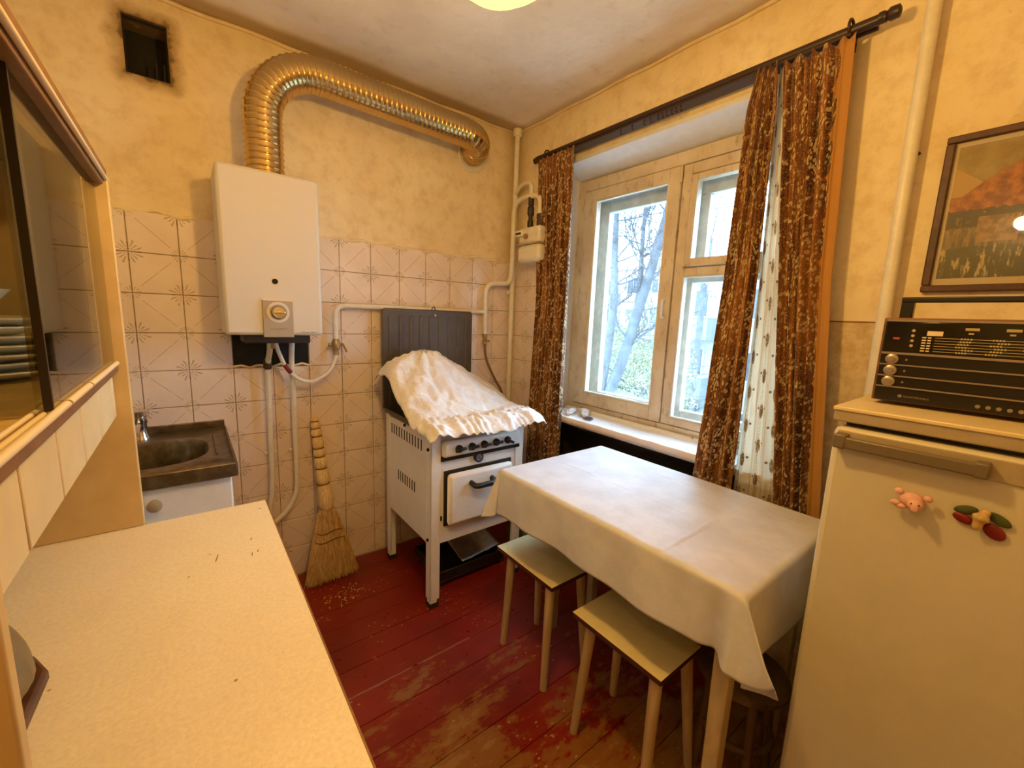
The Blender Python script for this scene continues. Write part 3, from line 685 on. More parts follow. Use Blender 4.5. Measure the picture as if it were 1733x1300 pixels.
obj('bracket', MB().tube([(.035, -.03, 1.47), (0.0, -.055, 1.46)], .010, 8), 'pipe_paint', ri, smooth=60)
pipe('branch', '', [(.036, -.047, 2.04), (-.005, -.16, 2.065), (-.02, -.265, 2.05), (-.02, -.265, 1.965)], .0125, parent=ri, rad=.055)
obj('branch_valve', MB().lathe([(.010, 1.81), (.017, 1.815), (.017, 1.845), (.012, 1.85), (.012, 1.87), (.019, 1.88), (.019, 1.915), (.012, 1.925), (.016, 1.93), (.016, 1.97)], (-.02, -.265, 0), 'z', 12), 'valve_dark', ri, smooth=40)
me_ = thing('gas_meter', 'boxy cream gas meter on the window wall beside the curtain', 'gas meter', (.0, -.30, 1.61))
obj('lower_case', B(-.062, .05, -.205, -.392, 1.615, 1.715), 'pipe_paint', me_, bevel=.022)
obj('upper_case', B(-.058, .05, -.209, -.388, 1.716, 1.806), 'pipe_paint', me_, bevel=.014)
obj('seam_band', B(-.066, .05, -.201, -.396, 1.711, 1.719), 'fridge_trim', me_, bevel=.002)
c_ = obj('counter', B(-.082, -.055, -.212, -.275, 1.757, 1.790), 'pipe_paint', me_, bevel=.002)
obj('counter_window', B(-.0835, -.08, -.217, -.262, 1.766, 1.777), 'black_paint', c_)
obj('index_gear', MB().lathe([(.014, -.06), (.014, -.072), (.004, -.074)], (0, -.285, 1.755), 'x', 14), 'valve_brass', me_, smooth=40)
obj('outlet_union', MB().lathe([(.012, 1.80), (.019, 1.805), (.017, 1.84), (.019, 1.845), (.019, 1.868), (.014, 1.87)], (-.025, -.352, 0), 'z', 12), 'valve_dark', me_, smooth=40)
hp_ = thing('heating_pipe', 'tall cream heating pipe beside the framed picture', 'pipe', (.028, -1.835, 0))
obj('tube', MB().tube([(.030, -1.845, 0), (.030, -1.822, 2.40)], .0165, 16), 'pipe_paint', hp_, smooth=70)
obj('wall_hook', MB().tube([(.03, -1.828, 1.80), (.068, -1.84, 1.80)], .004, 6), 'valve_dark', hp_)

# ------------------------------------------------------------------ gas stove
ST = -.792; SR = -.292; SF = -.607; SB = -.10
st = thing('gas_stove', 'old white enamelled gas stove on four tall legs', 'stove', (-.542, -.35, 0))
obj('body', B(ST + .012, SR - .012, SF + .02, SB, .305, .80), 'white_enamel', st, bevel=.004)
sp = obj('side_panel', B(ST, ST + .012, SF + .048, SB - .045, .30, .795), 'white_enamel', st, bevel=.003)
for i in range(12): obj('slot', B(ST - .001, ST + .004, -.175 - i * .0305 - .0045, -.175 - i * .0305 + .0045, .715, .765), 'soot_black', sp)
for i in range(8): obj('slot', B(ST - .001, ST + .004, -.255 - i * .0265 - .004, -.255 - i * .0265 + .004, .495, .545), 'soot_black', sp)
obj('bolt', MB().ball((ST - .001, -.335, .79), .008), 'soot_black', sp, smooth=180)
obj('side_panel', B(SR - .012, SR, SF + .048, SB - .045, .30, .795), 'white_enamel', st, bevel=.003)
def leg(x0, y0, sx, sy):
    w = .047; mb = MB()
    mb.box(x0, x0 + sx * .006, y0, y0 + sy * w, .035, .805); mb.box(x0, x0 + sx * w, y0, y0 + sy * .006, .035, .805)
    mb.box(x0 + sx * .001, x0 + sx * (w - .012), y0 + sy * .001, y0 + sy * (w - .012), .0, .30)
    l = obj('leg', mb, 'white_enamel', st, bevel=.003)
    obj('foot', MB().box(x0 - sx * .002, x0 + sx * .04, y0 - sy * .002, y0 + sy * .04, 0, .022), 'dark_brown', l)
    return l
l = leg(ST - .002, SF - .002, 1, 1)
for z in (.325, .74): obj('bolt', MB().ball((ST - .004, SF + .022, z), .0075), 'soot_black', l, smooth=180)
leg(SR + .002, SF - .002, -1, 1); leg(ST - .002, SB, 1, -1); leg(SR + .002, SB, -1, -1)
obj('front_apron', B(ST + .044, SR - .044, SF + .004, SF + .02, .30, .69), 'white_enamel', st, bevel=.002)
obj('black_strip', B(ST + .044, SR - .03, SF - .012, SF + .01, .686, .700), 'black_paint', st)
obj('control_panel', B(ST + .047, SR - .035, SF - .022, SF + .02, .701, .775), 'white_enamel', st, bevel=.014)
for i, x in enumerate((-.672, -.606, -.540, -.474, -.408)):
    kb = obj('knob', MB().lathe([(.017, SF - .022), (.017, SF - .034), (.014, SF - .038)], (x, 0, .737), 'y', 16), 'black_bakelite', st, smooth=40)
    a = (.15, .12, .1, .08, -.45)[i]
    g_ = MB().box(-.027, .027, -.006, .006, -.0065, .0065); g_.v = [(x + p[0] * math.cos(a) - p[2] * math.sin(a), SF - .044 + p[1], .737 + p[0] * math.sin(a) + p[2] * math.cos(a)) for p in g_.v]
    obj('grip', g_, 'black_bakelite', kb, bevel=.003)
th = obj('thermometer', MB().lathe([(.023, SF + .004), (.023, SF - .012), (.019, SF - .015), (.017, SF - .012)], (-.556, 0, .672), 'y', 22), 'black_bakelite', st, smooth=40)
obj('dial_face', MB().lathe([(.0165, SF - .011), (.0165, SF - .0125), (.001, SF - .0125)], (-.556, 0, .672), 'y', 22), 'foil', th)
obj('needle', MB().tube([(-.560, SF - .014, .678), (-.549, SF - .014, .663)], .0015, 5), 'black_paint', th)
dr = obj('oven_door', B(-.722, -.372, SF - .036, SF + .0, .386, .626), 'white_enamel', st, bevel=.018)
obj('door_seal', B(-.730, -.364, SF - .004, SF + .006, .380, .636), 'black_paint', st, bevel=.002)
obj('door_handle', MB().tube(bez([(-.612, SF - .034, .572), (-.612, SF - .075, .566), (-.50, SF - .078, .566), (-.50, SF - .034, .572)], 8, .035), .0125, 12), 'black_bakelite', dr, smooth=70)
obj('latch', B(ST + .046, ST + .053, SF - .002, SF + .008, .41, .43), 'soot_black', st)
obj('cooktop', B(ST - .004, SR + .004, SF - .004, SB + .02, .802, .826), 'cooktop_enamel', st, bevel=.005)
for bx in (-.67, -.41):
    for by in (-.22, -.47): obj('burner', MB().lathe([(.05, .826), (.05, .834), (.03, .840), (.004, .840)], (bx, by, 0)), 'black_paint', st, smooth=40)
mb = MB()
lid = obj('raised_lid', MB().prism([(-.795, .815), (-.262, .815), (-.262, 1.318), (-.267, 1.330), (-.279, 1.335), (-.778, 1.335), (-.790, 1.330), (-.795, 1.318)], 'y', -.068, -.050), 'lid_enamel', st, bevel=.005, label='dark enamelled lid raised against the wall')
for i in range(9):
    x = -.755 + i * .0565; obj('rib', B(x - .009, x + .009, -.074, -.066, .83, 1.30), 'lid_enamel', lid, bevel=.004)
obj('lid_stud', MB().ball((-.505, -.076, 1.305), .009), 'chrome', lid, smooth=180)
# cloth over the cooktop
def clothfn(u, v):
    x = -.845 + .655 * u + .02 * (v - .5) * (1 - 2 * u); y_ = -.115 - .565 * v - .02 * math.sin(u * 3)
    dx = (x + .635); sx = .52 if dx < 0 else .52
    dy = y_ + .20; sy = .33 if dy < 0 else .26
    d = math.hypot(dx / sx, dy / sy); tent = max(0, 1 - d); tent = tent - .12 * math.exp(-(d / .12) ** 2) 
    ridge = math.exp(-((dy) / .16) ** 2) * max(0, 1 - max(0, dx) / .52) * .05
    z = .838 + .245 * tent + ridge
    ang = math.atan2(dy, dx)
    z += .012 * tent * math.sin(ang * 9 + 1.2) + .010 * (mnoise.noise((x * 9, y_ * 9, 3)) + .5 * mnoise.noise((x * 22, y_ * 22, 1))) + .012
    rg = lambda f_, q: 1 - abs(mnoise.noise((x * f_ + q, y_ * f_ * 1.3, q))) * 2.2
    z += .012 * rg(9, 2.0) + .007 * rg(22, 5.0)
    fr = max(0, (v - .80) / .20)
    z += .0055 * math.sin(u * 95 + 3 * math.sin(u * 17)) * min(1, fr * 1.5) + .006 * math.exp(-((v - .80) / .025) ** 2) * (1 + math.sin(u * 130))
    z -= .035 * max(0, (-.635 - y_) / .045) ** 1.3 if y_ < -.635 else 0
    if u < .07: z -= .035 * ((.07 - u) / .07) ** 1.5
    if u > .90: z -= .030 * ((u - .90) / .10) ** 2
    y_ -= .006 * math.sin(u * 23) * fr
    return (x, y_, max(z, .80))
tag(obj('stove_cloth', MB().grid(90, 80, clothfn), 'white_cotton', None, loc=(-.54, -.35, .83), smooth=180, solid=.0025), 'crumpled white cotton cloth thrown over the stove top', 'cloth')
sp_ = thing('roasting_tray', 'dark roasting tray lying on the floor under the stove', 'tray', (-.50, -.38, 0))
mb = MB(); mb.box(-.69, -.31, -.51, -.22, .03, .036); mb.box(-.69, -.684, -.51, -.22, .036, .085); mb.box(-.316, -.31, -.51, -.22, .036, .085); mb.box(-.684, -.316, -.51, -.504, .036, .085); mb.box(-.684, -.316, -.226, -.22, .036, .085)
obj('tray', mb, 'tray_enamel', sp_, bevel=.003)
for x in (-.67, -.33):
    for y_ in (-.49, -.24): obj('foot', MB().lathe([(.010, 0), (.008, .03)], (x, y_, 0), 'z', 8), 'black_paint', sp_)
def foilfn(u, v):
    x = -.565 + .255 * u; y_ = -.505 + .24 * v
    return (x + .02 * v, y_ + .03 * u, .098 + .045 * v * (1 - abs(u - .5)) + .006 * mnoise.noise((x * 25, y_ * 25, 0)))
tag(obj('foil_sheet', MB().grid(16, 16, foilfn), 'foil', None, loc=(-.44, -.4, .09), smooth=60, solid=.003), 'bent sheet of dull metal foil lying on the tray under the stove', 'foil')
bg_ = thing('shopping_bag', 'small green and orange bag standing behind the stove leg by the curtain', 'bag', (-.19, -.52, 0))
obj('bag_body', MB().prism([(-.25, -.45), (-.13, -.45), (-.12, -.58), (-.24, -.59)], 'z', 0, .21), 'bag_green', bg_, bevel=.012)
obj('bag_top', MB().prism([(-.245, -.455), (-.135, -.455), (-.15, -.56), (-.23, -.57)], 'z', .208, .27), 'bag_orange', bg_, bevel=.012)

# ------------------------------------------------------------------ broom
br = thing('straw_broom', 'straw whisk broom leaning against the tiled wall', 'broom', (-1.09, -.2, 0))
A0 = Vector((-1.120, -.030, .800)); A1 = Vector((-1.088, -.075, .345)); ax = (A1 - A0)
cuts = [0, .04, .115, .20, .33, .42, .55, .72, 1.0]; rad = [.016, .0195, .0225, .0245, .0265, .0265, .0285, .032, .037]
for i in range(8):
    a, b = A0 + ax * cuts[i], A0 + ax * cuts[i + 1]
    obj('bundle', MB().tube([a.lerp(b, t / 8) for t in range(9)], 0, 14, rfn=lambda t, i=i: (rad[i] + (rad[i + 1] - rad[i]) * t) * (.74 + .30 * math.sin(math.pi * min(1, max(0, t))) ** .5)), 'straw_bundle', br, smooth=60)
    if i: obj('binding', MB().tube([a - ax * .004, a + ax * .004], rad[i] * .90, 14), 'twine', br, smooth=60)
NB = 900; mb = MB(); base = A1 + ax * .0; core = MB()
bl = Vector((-1.212, -.150, .004)); brr = Vector((-.972, -.150, .012))
def headpt(s, t, d):
    """s across -1..1, t down 0..1, d depth"""
    top = Vector((A1.x, A1.y, A1.z)) + Vector((s * .034, d * .030, 0)); bot = bl.lerp(brr, (s + 1) / 2) + Vector((0, d * .03 - .0, 0))
    w = t ** .80; p = top.lerp(bot, t); p.x = top.x + (bot.x - top.x) * (w if abs(s) > 0 else t)
    p.y -= .028 * math.sin(math.pi * t) * 0 
    return p
for i in range(NB):
    s_ = random.uniform(-1, 1); d_ = random.choice((-1, -1, -1, 1)) * random.uniform(.3, 1) * math.sqrt(1 - s_ * s_ * .8); tl = random.uniform(.93, 1.0); s2 = s_ + random.gauss(0, .05)
    pts = [headpt(s_ + (s2 - s_) * t, t * tl, d_) + Vector((random.gauss(0, .0012), random.gauss(0, .0015), 0)) for t in (0, .2, .45, .7, 1)]
    for p in pts: p.z = max(p.z, .002)
    mb.tube(pts, [.0012, .0015, .0015, .0013, .0008], 3, cap=False)
o = obj('straw_head', mb, 'straw', br); o['kind'] = 'stuff'
def corefn(u, v):
    a = 2 * math.pi * u; return headpt(math.cos(a) * .97, v * .93, math.sin(a) * .75)
obj('straw_core', MB().grid(28, 10, corefn), 'straw', br, smooth=180)
for t in (.30, .42):
    pts = []
    for i in range(25):
        a = math.pi + math.pi * i / 24 if False else math.pi * i / 24
        pts.append(headpt(math.cos(a) * 1.01, t + .015 * math.sin(i * .5), -math.sin(a) * 1.12))
    obj('stitching', MB().tube(pts, .0022, 6), 'twine', br, smooth=180)
mb = MB()
for _ in range(46):
    x, y_, a, l_, w_ = random.gauss(-1.07, .06), random.gauss(-.30, .035), random.uniform(0, 3), random.uniform(.004, .014), random.uniform(.001, .004)
    c_, s_ = math.cos(a), math.sin(a); i = len(mb.v)
    mb.v += [(x - c_ * l_, y_ - s_ * l_, .001), (x - s_ * w_, y_ + c_ * w_, .0025), (x + c_ * l_, y_ + s_ * l_, .001), (x + s_ * w_, y_ - c_ * w_, .002)]; mb.f.append((i, i + 1, i + 2, i + 3))
tag(obj('straw_crumbs', mb, 'straw', None, loc=(-1.07, -.30, 0)), 'scattered straw crumbs on the floor before the broom', 'crumbs', kind='stuff')

# ------------------------------------------------------------------ sink
sk = thing('kitchen_sink', 'dull steel sink with oval basin in the corner behind the cupboard', 'sink', (-1.72, -.28, .76))
sx0, sx1, sy0, sy1, sz = -1.985, -1.475, -.555, -.012, .80
mb = MB(); n = 48; bcx, bcy, bax, bay = -1.745, -.30, .205, .175
def sup(a, ax_, ay_, e): 
    c, s_ = math.cos(a), math.sin(a); return (ax_ * abs(c) ** e * (1 if c >= 0 else -1), ay_ * abs(s_) ** e * (1 if s_ >= 0 else -1))
rings = []
for kind in range(5):
    ring = []
    for i in range(n):
        a = 2 * math.pi * i / n
        if kind == 0:
            c, s_ = math.cos(a), math.sin(a); q = max(abs(c), abs(s_)); cx, cy = (sx0 + sx1) / 2, (sy0 + sy1) / 2
            ring.append((cx + c / q * (sx1 - sx0) / 2, cy + s_ / q * (sy1 - sy0) / 2, sz))
        else:
            k, z = ((1, sz - .002), (.97, sz - .014), (.93, sz - .13), (.5, sz - .15))[kind - 1]; p = sup(a, bax * k, bay * k, .72); ring.append((bcx + p[0], bcy + p[1], z))
    rings.append(len(mb.v)); mb.v += ring
for r_ in range(4):
    for i in range(n): mb.f.append((rings[r_] + i, rings[r_] + (i + 1) % n, rings[r_ + 1] + (i + 1) % n, rings[r_ + 1] + i))
mb.f.append(tuple(rings[4] + i for i in range(n)))
obj('basin', mb, 'sink_steel', sk, smooth=50, solid=.002)
obj('front_lip', B(sx0, sx1, sy0 - .004, sy0 + .004, sz - .042, sz + .004), 'sink_steel', sk, bevel=.003)
obj('side_lip', B(sx1 - .004, sx1 + .004, sy0, sy1, sz - .042, sz + .004), 'sink_steel', sk, bevel=.003)
obj('back_upstand', B(sx0, sx1, sy1 - .004, sy1 + .010, sz - .01, sz + .030), 'sink_steel', sk, bevel=.003)
obj('drain_ridge', B(-1.523, -1.516, -.42, -.14, sz - .001, sz + .004), 'sink_steel', sk, bevel=.002)
obj('drain', MB().lathe([(.035, sz - .149), (.035, sz - .146), (.02, sz - .147)], (bcx, bcy, 0)), 'chrome', sk, smooth=40)
fc = thing('sink_tap', 'stubby chrome tap at the back of the steel sink', 'tap', (-1.735, -.085, .80))
obj('tap_body', MB().lathe([(.030, .798), (.030, .806), (.024, .815), (.022, .860), (.026, .868), (.026, .888), (.020, .892)], (-1.742, -.085, 0)), 'chrome', fc, smooth=40)
obj('tap_handle', MB().lathe([(.016, .888), (.030, .893), (.031, .912), (.022, .918), (.003, .918)], (-1.742, -.085, 0), 'z', 12), 'chrome', fc, smooth=30)
obj('spout', MB().tube(bez([(-1.742, -.09, .858), (-1.742, -.20, .872), (-1.742, -.245, .845)], 6, .03), .011, 10), 'chrome', fc, smooth=60)
sc = thing('sink_cabinet', 'white cabinet under the steel sink', 'cabinet', (-1.73, -.28, 0))
obj('body', MB().box(-1.975, -1.487, -.520, -.508, 0, .757).box(-1.975, -1.960, -.508, -.03, 0, .757).box(-1.502, -1.487, -.508, -.03, 0, .757).box(-1.960, -1.502, -.508, -.03, .06, .075), 'white_enamel', sc)
d_ = obj('door', B(-1.970, -1.490, -.538, -.521, .06, .752), 'white_enamel', sc, bevel=.004)
obj('knob', MB().lathe([(.008, -.538), (.008, -.548), (.018, -.552), (.019, -.562), (.010, -.567), (.001, -.567)], (-1.688, 0, .706), 'y', 18), 'fridge_trim', d_, smooth=50)

# ------------------------------------------------------------------ base cabinet, worktop, hutch
bc = thing('base_cabinet', 'cream kitchen base cabinet under the speckled worktop', 'cabinet', (-1.76, -1.40, 0))
obj('carcass', B(-2.06, -1.485, -1.775, -1.045, .08, .824), 'cupboard_cream', bc, bevel=.002)
obj('plinth', B(-2.06, -1.53, -1.755, -1.055, 0, .08), 'cupboard_brown', bc)
for i, (a, b) in enumerate(((-1.05, -1.402), (-1.408, -1.760))):
    d_ = obj('door', B(-1.484, -1.466, a, b, .09, .82), 'cupboard_cream', bc, bevel=.003)
    obj('knob', MB().lathe([(.007, -1.466), (.007, -1.458), (.015, -1.452), (.012, -1.445), (.001, -1.444)], (0, (-1.37, -1.44)[i], .70), 'x', 14), 'cupboard_brown', d_, smooth=50)
wt = thing('worktop', 'speckled cream laminate worktop beside the camera', 'worktop', (-1.75, -1.405, .826))
obj('slab', B(-2.06, -1.4515, -1.788, -1.031, .826, .8495), 'worktop_laminate', wt)
obj('edge_strip', B(-1.4515, -1.4490, -1.788, -1.031, .826, .8495), 'cupboard_brown', wt)
for (x, y_, a, l_) in ((-1.56, -1.27, .9, .030), (-1.50, -1.22, .9, .010), (-1.505, -1.285, 1.0, .014), (-1.495, -1.275, .6, .012), (-1.60, -1.30, .4, .008)):
    obj('scratch', MB().tube([(x, y_, .8496), (x + l_ * math.cos(a) * .25, y_ + l_ * math.sin(a), .8496)], .0008, 5), 'print_dark', wt)
hu = thing('glazed_hutch', 'ochre glazed hutch cupboard standing on the worktop', 'cupboard', (-1.87, -1.405, .85))
obj('side_panel', B(-2.06, -1.671, -1.035, -1.017, .8505, 1.536), 'cupboard_ochre', hu, bevel=.002)
obj('side_panel', B(-2.06, -1.671, -1.787, -1.774, .8505, 1.536), 'cupboard_ochre', hu, bevel=.002)
obj('back_panel', B(-2.064, -2.056, -1.757, -1.036, .8505, 1.536), 'cupboard_ochre', hu)
tp = obj('top_board', B(-2.06, -1.673, -1.788, -1.016, 1.537, 1.554), 'cupboard_brown', hu, bevel=.002)
obj('top_bead', MB().tube([(-1.6735, -1.787, 1.5345), (-1.6735, -1.017, 1.5345)], .0038, 8), 'track_cream', tp, smooth=60)
obj('top_rail', B(-1.698, -1.677, -1.773, -1.036, 1.523, 1.536), 'cupboard_brown', hu, bevel=.002)
shf = obj('shelf', B(-2.056, -1.704, -1.773, -1.036, 1.176, 1.190), 'shelf_paper', hu)
obj('shelf_rail', B(-1.704, -1.685, -1.773, -1.036, 1.1765, 1.191), 'cupboard_brown', hu, bevel=.002)
mb = MB()
for x in (-1.677, -1.687, -1.697): mb.tube([(x, -1.757, 1.190), (x, -1.036, 1.190)], .0036, 8)
for a, b in ((-1.773, -1.47), (-1.462, -1.33), (-1.322, -1.036)):
    obj('track', MB().tube([(-1.686, a, 1.193), (-1.686, b, 1.193)], .0042, 10), 'track_cream', hu, smooth=60)
for x in (-1.695, -1.704): obj('track', MB().tube([(x, -1.773, 1.1925), (x, -1.036, 1.1925)], .0028, 8), 'track_cream', hu, smooth=60)
ys = [-1.036, -1.081, -1.218, -1.355, -1.488, -1.620, -1.773]
for a, b in zip(ys, ys[1:]): obj('board', B(-1.708, -1.694, a - .003, b + .003, 1.089, 1.176), 'cupboard_cream', hu, bevel=.0015)
obj('board_backing', B(-1.714, -1.6968, -1.773, -1.036, 1.092, 1.175), 'groove_red', hu)
obj('bottom_panel', B(-2.056, -1.715, -1.773, -1.036, 1.091, 1.103), 'cupboard_ochre', hu)
p_ = obj('glass_pane', B(-1.693, -1.689, -1.516, -1.038, 1.195, 1.523), 'cabinet_glass', hu)
obj('pane_edge', B(-1.6945, -1.6875, -1.520, -1.515, 1.195, 1.523), 'edge_dark', p_)
p_ = obj('glass_pane', B(-1.703, -1.699, -1.505, -1.038, 1.195, 1.523), 'cabinet_glass', hu)
# plates in the hutch
def plate(z, r, cx=-1.842, cy=-1.17):
    return MB().lathe([(.001, z + .003), (r * .55, z + .002), (r * .62, z + .001), (r * .98, z + .013), (r, z + .0145), (r * .98, z + .0165), (r * .62, z + .005), (.001, z + .005)], (cx, cy, 0), 'z', 40)
words = ['lowest', 'second', 'third', 'fourth', 'fifth', 'sixth', 'seventh']
zz = 1.1905
for i in range(7):
    r_ = (.122, .120, .121, .118, .116, .098, .096)[i]
    tag(obj('plate', plate(zz, r_, -1.842 + random.uniform(-.006, .006), -1.17 + random.uniform(-.006, .006)), 'plate_china', None, loc=(-1.842, -1.17, zz), smooth=50), 'white china plate in the hutch, ' + words[i] + ' from the bottom of the stack', 'plate', 'plates stacked in the hutch')
    zz += .0125
tag(obj('bowl', MB().lathe([(.02, zz + .006), (.03, zz + .006), (.055, zz + .025), (.07, zz + .045), (.067, zz + .045), (.05, zz + .026), (.028, zz + .010), (.001, zz + .010)], (-1.85, -1.175, 0), 'z', 36), 'plate_china', None, loc=(-1.85, -1.175, zz), smooth=60), 'white china bowl on top of the plate stack in the hutch', 'bowl')
bb = thing('bread_box', 'small bread box with a domed ochre lid on a dark wooden base', 'bread box', (-1.83, -1.53, .85))
bx, by = -1.838, -1.515
obj('base', MB().prism([(bx - .12, by - .12), (bx + .098, by - .12), (bx + .104, by + .06), (bx + .085, by + .10), (bx - .12, by + .10)], 'z', .850, .867), 'dark_wood', bb, bevel=.004)
obj('tray_rim', MB().prism([(bx - .115, by - .115), (bx + .090, by - .115), (bx + .096, by + .055), (bx + .08, by + .092), (bx - .115, by + .092)], 'z', .8675, .892), 'dark_wood', bb, bevel=.006)
mb = MB()
def dome(u, v):
    a = 2 * math.pi * u; e = math.pi / 2 * v; return (-1.838 + .105 * math.cos(e) * math.cos(a), -1.508 + .100 * math.cos(e) * math.sin(a), .892 + .115 * math.sin(e))
obj('lid', mb.grid(36, 12, dome), 'bread_box_lid', bb, smooth=180)

# ------------------------------------------------------------------ table and cloth
TX0, TX1, TY0, TY1, TZ = -.672, -.112, -1.822, -.952, .742
tb = thing('kitchen_table', 'kitchen table by the window hidden under a white oilcloth', 'table', ((TX0 + TX1) / 2, (TY0 + TY1) / 2, 0))
obj('tabletop', B(TX0 + .004, TX1 - .004, TY0 + .004, TY1 - .004, TZ - .024, TZ), 'table_leg_paint', tb, bevel=.003)
obj('apron', B(TX0 + .05, TX1 - .05, TY0 + .04, TY1 - .04, TZ - .11, TZ - .0245), 'dark_wood', tb)
for x, y_ in ((TX0 + .065, TY0 + .045), (TX1 - .065, TY0 + .045), (TX1 - .065, TY1 - .06), (-.415, TY1 - .05)):
    if True:
        mb = MB(); mb.prism([(x - .021, y_ - .021), (x + .021, y_ - .021), (x + .021, y_ + .021), (x - .021, y_ + .021)], 'z', 0, TZ - .025)
        for i in range(4): q = mb.v[i]; mb.v[i] = (x + (q[0] - x) * .8, y_ + (q[1] - y_) * .8, 0)
        obj('leg', mb, 'table_leg_paint', tb, bevel=.003)
H = .172; HN = .195; ER = .010
def tcloth(u, v):
    a = TX0 - H + (TX1 - TX0 + 2 * H) * u; b = TY0 - HN + (TY1 - TY0 + H + HN) * v
    sx = -1 if a < TX0 else (1 if a > TX1 else 0); sy = -1 if b < TY0 else (1 if b > TY1 else 0)
    da = TX0 - a if sx < 0 else (a - TX1 if sx > 0 else 0); db = TY0 - b if sy < 0 else (b - TY1 if sy > 0 else 0)
    z0 = TZ + .0035
    def drop(d):
        if d < ER * math.pi / 2: t = d / ER; return ER * math.sin(t), -ER * (1 - math.cos(t))
        e = d - ER * math.pi / 2; return ER, -(ER + e)
    if not sx and not sy:
        z = z0 + .0012 * mnoise.noise((a * 14, b * 14, 0)) + .0008
        for c_, w in ((-.42, .004), (-.20, .004)):
            z += .0022 * math.exp(-((a - c_) / w) ** 2)
        for c_ in (-1.16, -1.40, -1.62): z += .0022 * math.exp(-((b - c_) / .004) ** 2)
        return (a, b, z)
    if sx and not sy:
        o_, dz = drop(da); q = min(1, da / H); o_ += q * (.006 * math.sin(b * 11) + .005 * math.sin(b * 27 + 1) + .010)
        if sx < 0: o_ += q * (.030 * math.exp(-((b - TY0 - .002) / .022) ** 2) - .020 * math.exp(-((b - TY0 - .05) / .020) ** 2))
        return (min(max(a, TX0), TX1) + sx * o_, b, z0 + dz)
    if sy and not sx:
        o_, dz = drop(db); q = min(1, db / H); o_ += q * (.005 * math.sin(a * 13) + .008)
        return (a, min(max(b, TY0), TY1) + sy * o_, z0 + dz)
    rho = math.hypot(da, db); phi = math.atan2(db, da); q = min(1, rho / H)
    cx = TX0 if sx < 0 else TX1; cy = TY0 if sy < 0 else TY1
    # spare cloth at a corner: the end panel runs on past the corner as a flap, then folds back behind itself
    swap = sx < 0 and sy < 0
    if swap: phi = math.pi / 2 - phi
    h2 = math.pi / 4; t = 1 - abs(phi - h2) / h2; psi = (.56 if swap else .36) * t
    shrink = 1 - (.36 if swap else .20) * t * t
    back = math.sin(math.pi * min(1, phi / h2)) if phi < h2 else 0
    yy = (ER + .006 * q) * (1 if phi > h2 else phi / h2) + .012 * q * t - .022 * q * back
    xx = ER * min(1, rho / .015) * (1 - .5 * t) + rho * math.sin(psi) * shrink + .012 * q * (1 - t) * (phi < h2)
    if swap: xx, yy = yy + .022 * q * (1 - .4 * t), xx
    return (cx + sx * xx, cy + sy * yy, z0 - rho * math.cos(psi) * shrink)
tag(obj('tablecloth', MB().grid(150, 190, tcloth), 'oilcloth', None, loc=((TX0 + TX1) / 2, (TY0 + TY1) / 2, TZ), smooth=180, solid=.0016), 'white oilcloth with fold creases draped over the kitchen table', 'tablecloth')

# ------------------------------------------------------------------ stools
def make_stool(name, label, x0, x1, y0, y1, z, feet):
    s = thing(name, label, 'stool', ((x0 + x1) / 2, (y0 + y1) / 2, 0), 'rectangular laminate stools at the table')
    obj('seat_edge', B(x0, x1, y0, y1, z - .017, z - .0012), 'stool_edge', s, bevel=.001)
    obj('seat_top', B(x0, x1, y0, y1, z - .0012, z), 'stool_laminate', s)
    for fx, fy, tx, ty in feet:
        l_ = obj('leg', MB().tube([(fx, fy, 0), (tx, ty, z - .018)], [.0125, .0175], 14), 'leg_wood', s, smooth=60)
    return s
make_stool('stool', 'cream-topped rectangular stool nearest the stove, pushed under the table', -.655, -.455, -1.230, -.912, .41, [(-.640, -.955, -.628, -.975), (-.652, -1.212, -.632, -1.200), (-.455, -.95, -.482, -.975), (-.455, -1.225, -.482, -1.200)])
make_stool('stool', 'cream-topped rectangular stool nearest the refrigerator, pushed under the table', -.680, -.482, -1.662, -1.352, .41, [(-.676, -1.385, -.655, -1.41), (-.690, -1.65, -.655, -1.635), (-.46, -1.37, -.508, -1.41), (-.47, -1.66, -.508, -1.635)])
rs = thing('round_stool', 'dark round wooden stool standing deep under the table', 'stool', (-.40, -1.70, 0))
obj('seat', MB().lathe([(.02, .318), (.11, .318), (.12, .326), (.12, .338), (.11, .345), (.001, .345)], (-.375, -1.735, 0), 'z', 36), 'round_stool_wood', rs, smooth=50)
for i in range(4):
    a = math.pi / 4 + i * math.pi / 2; obj('leg', MB().tube([(-.375 + .100 * math.cos(a), -1.735 + .100 * math.sin(a), 0), (-.375 + .08 * math.cos(a), -1.735 + .08 * math.sin(a), .319)], [.012, .014], 12), 'round_stool_wood', rs, smooth=60)
obj('foot_ring', MB().tube([(-.375 + .09 * math.cos(i * math.pi / 16), -1.735 + .09 * math.sin(i * math.pi / 16), .16) for i in range(33)], .010, 8, cap=False), 'round_stool_wood', rs, smooth=180)

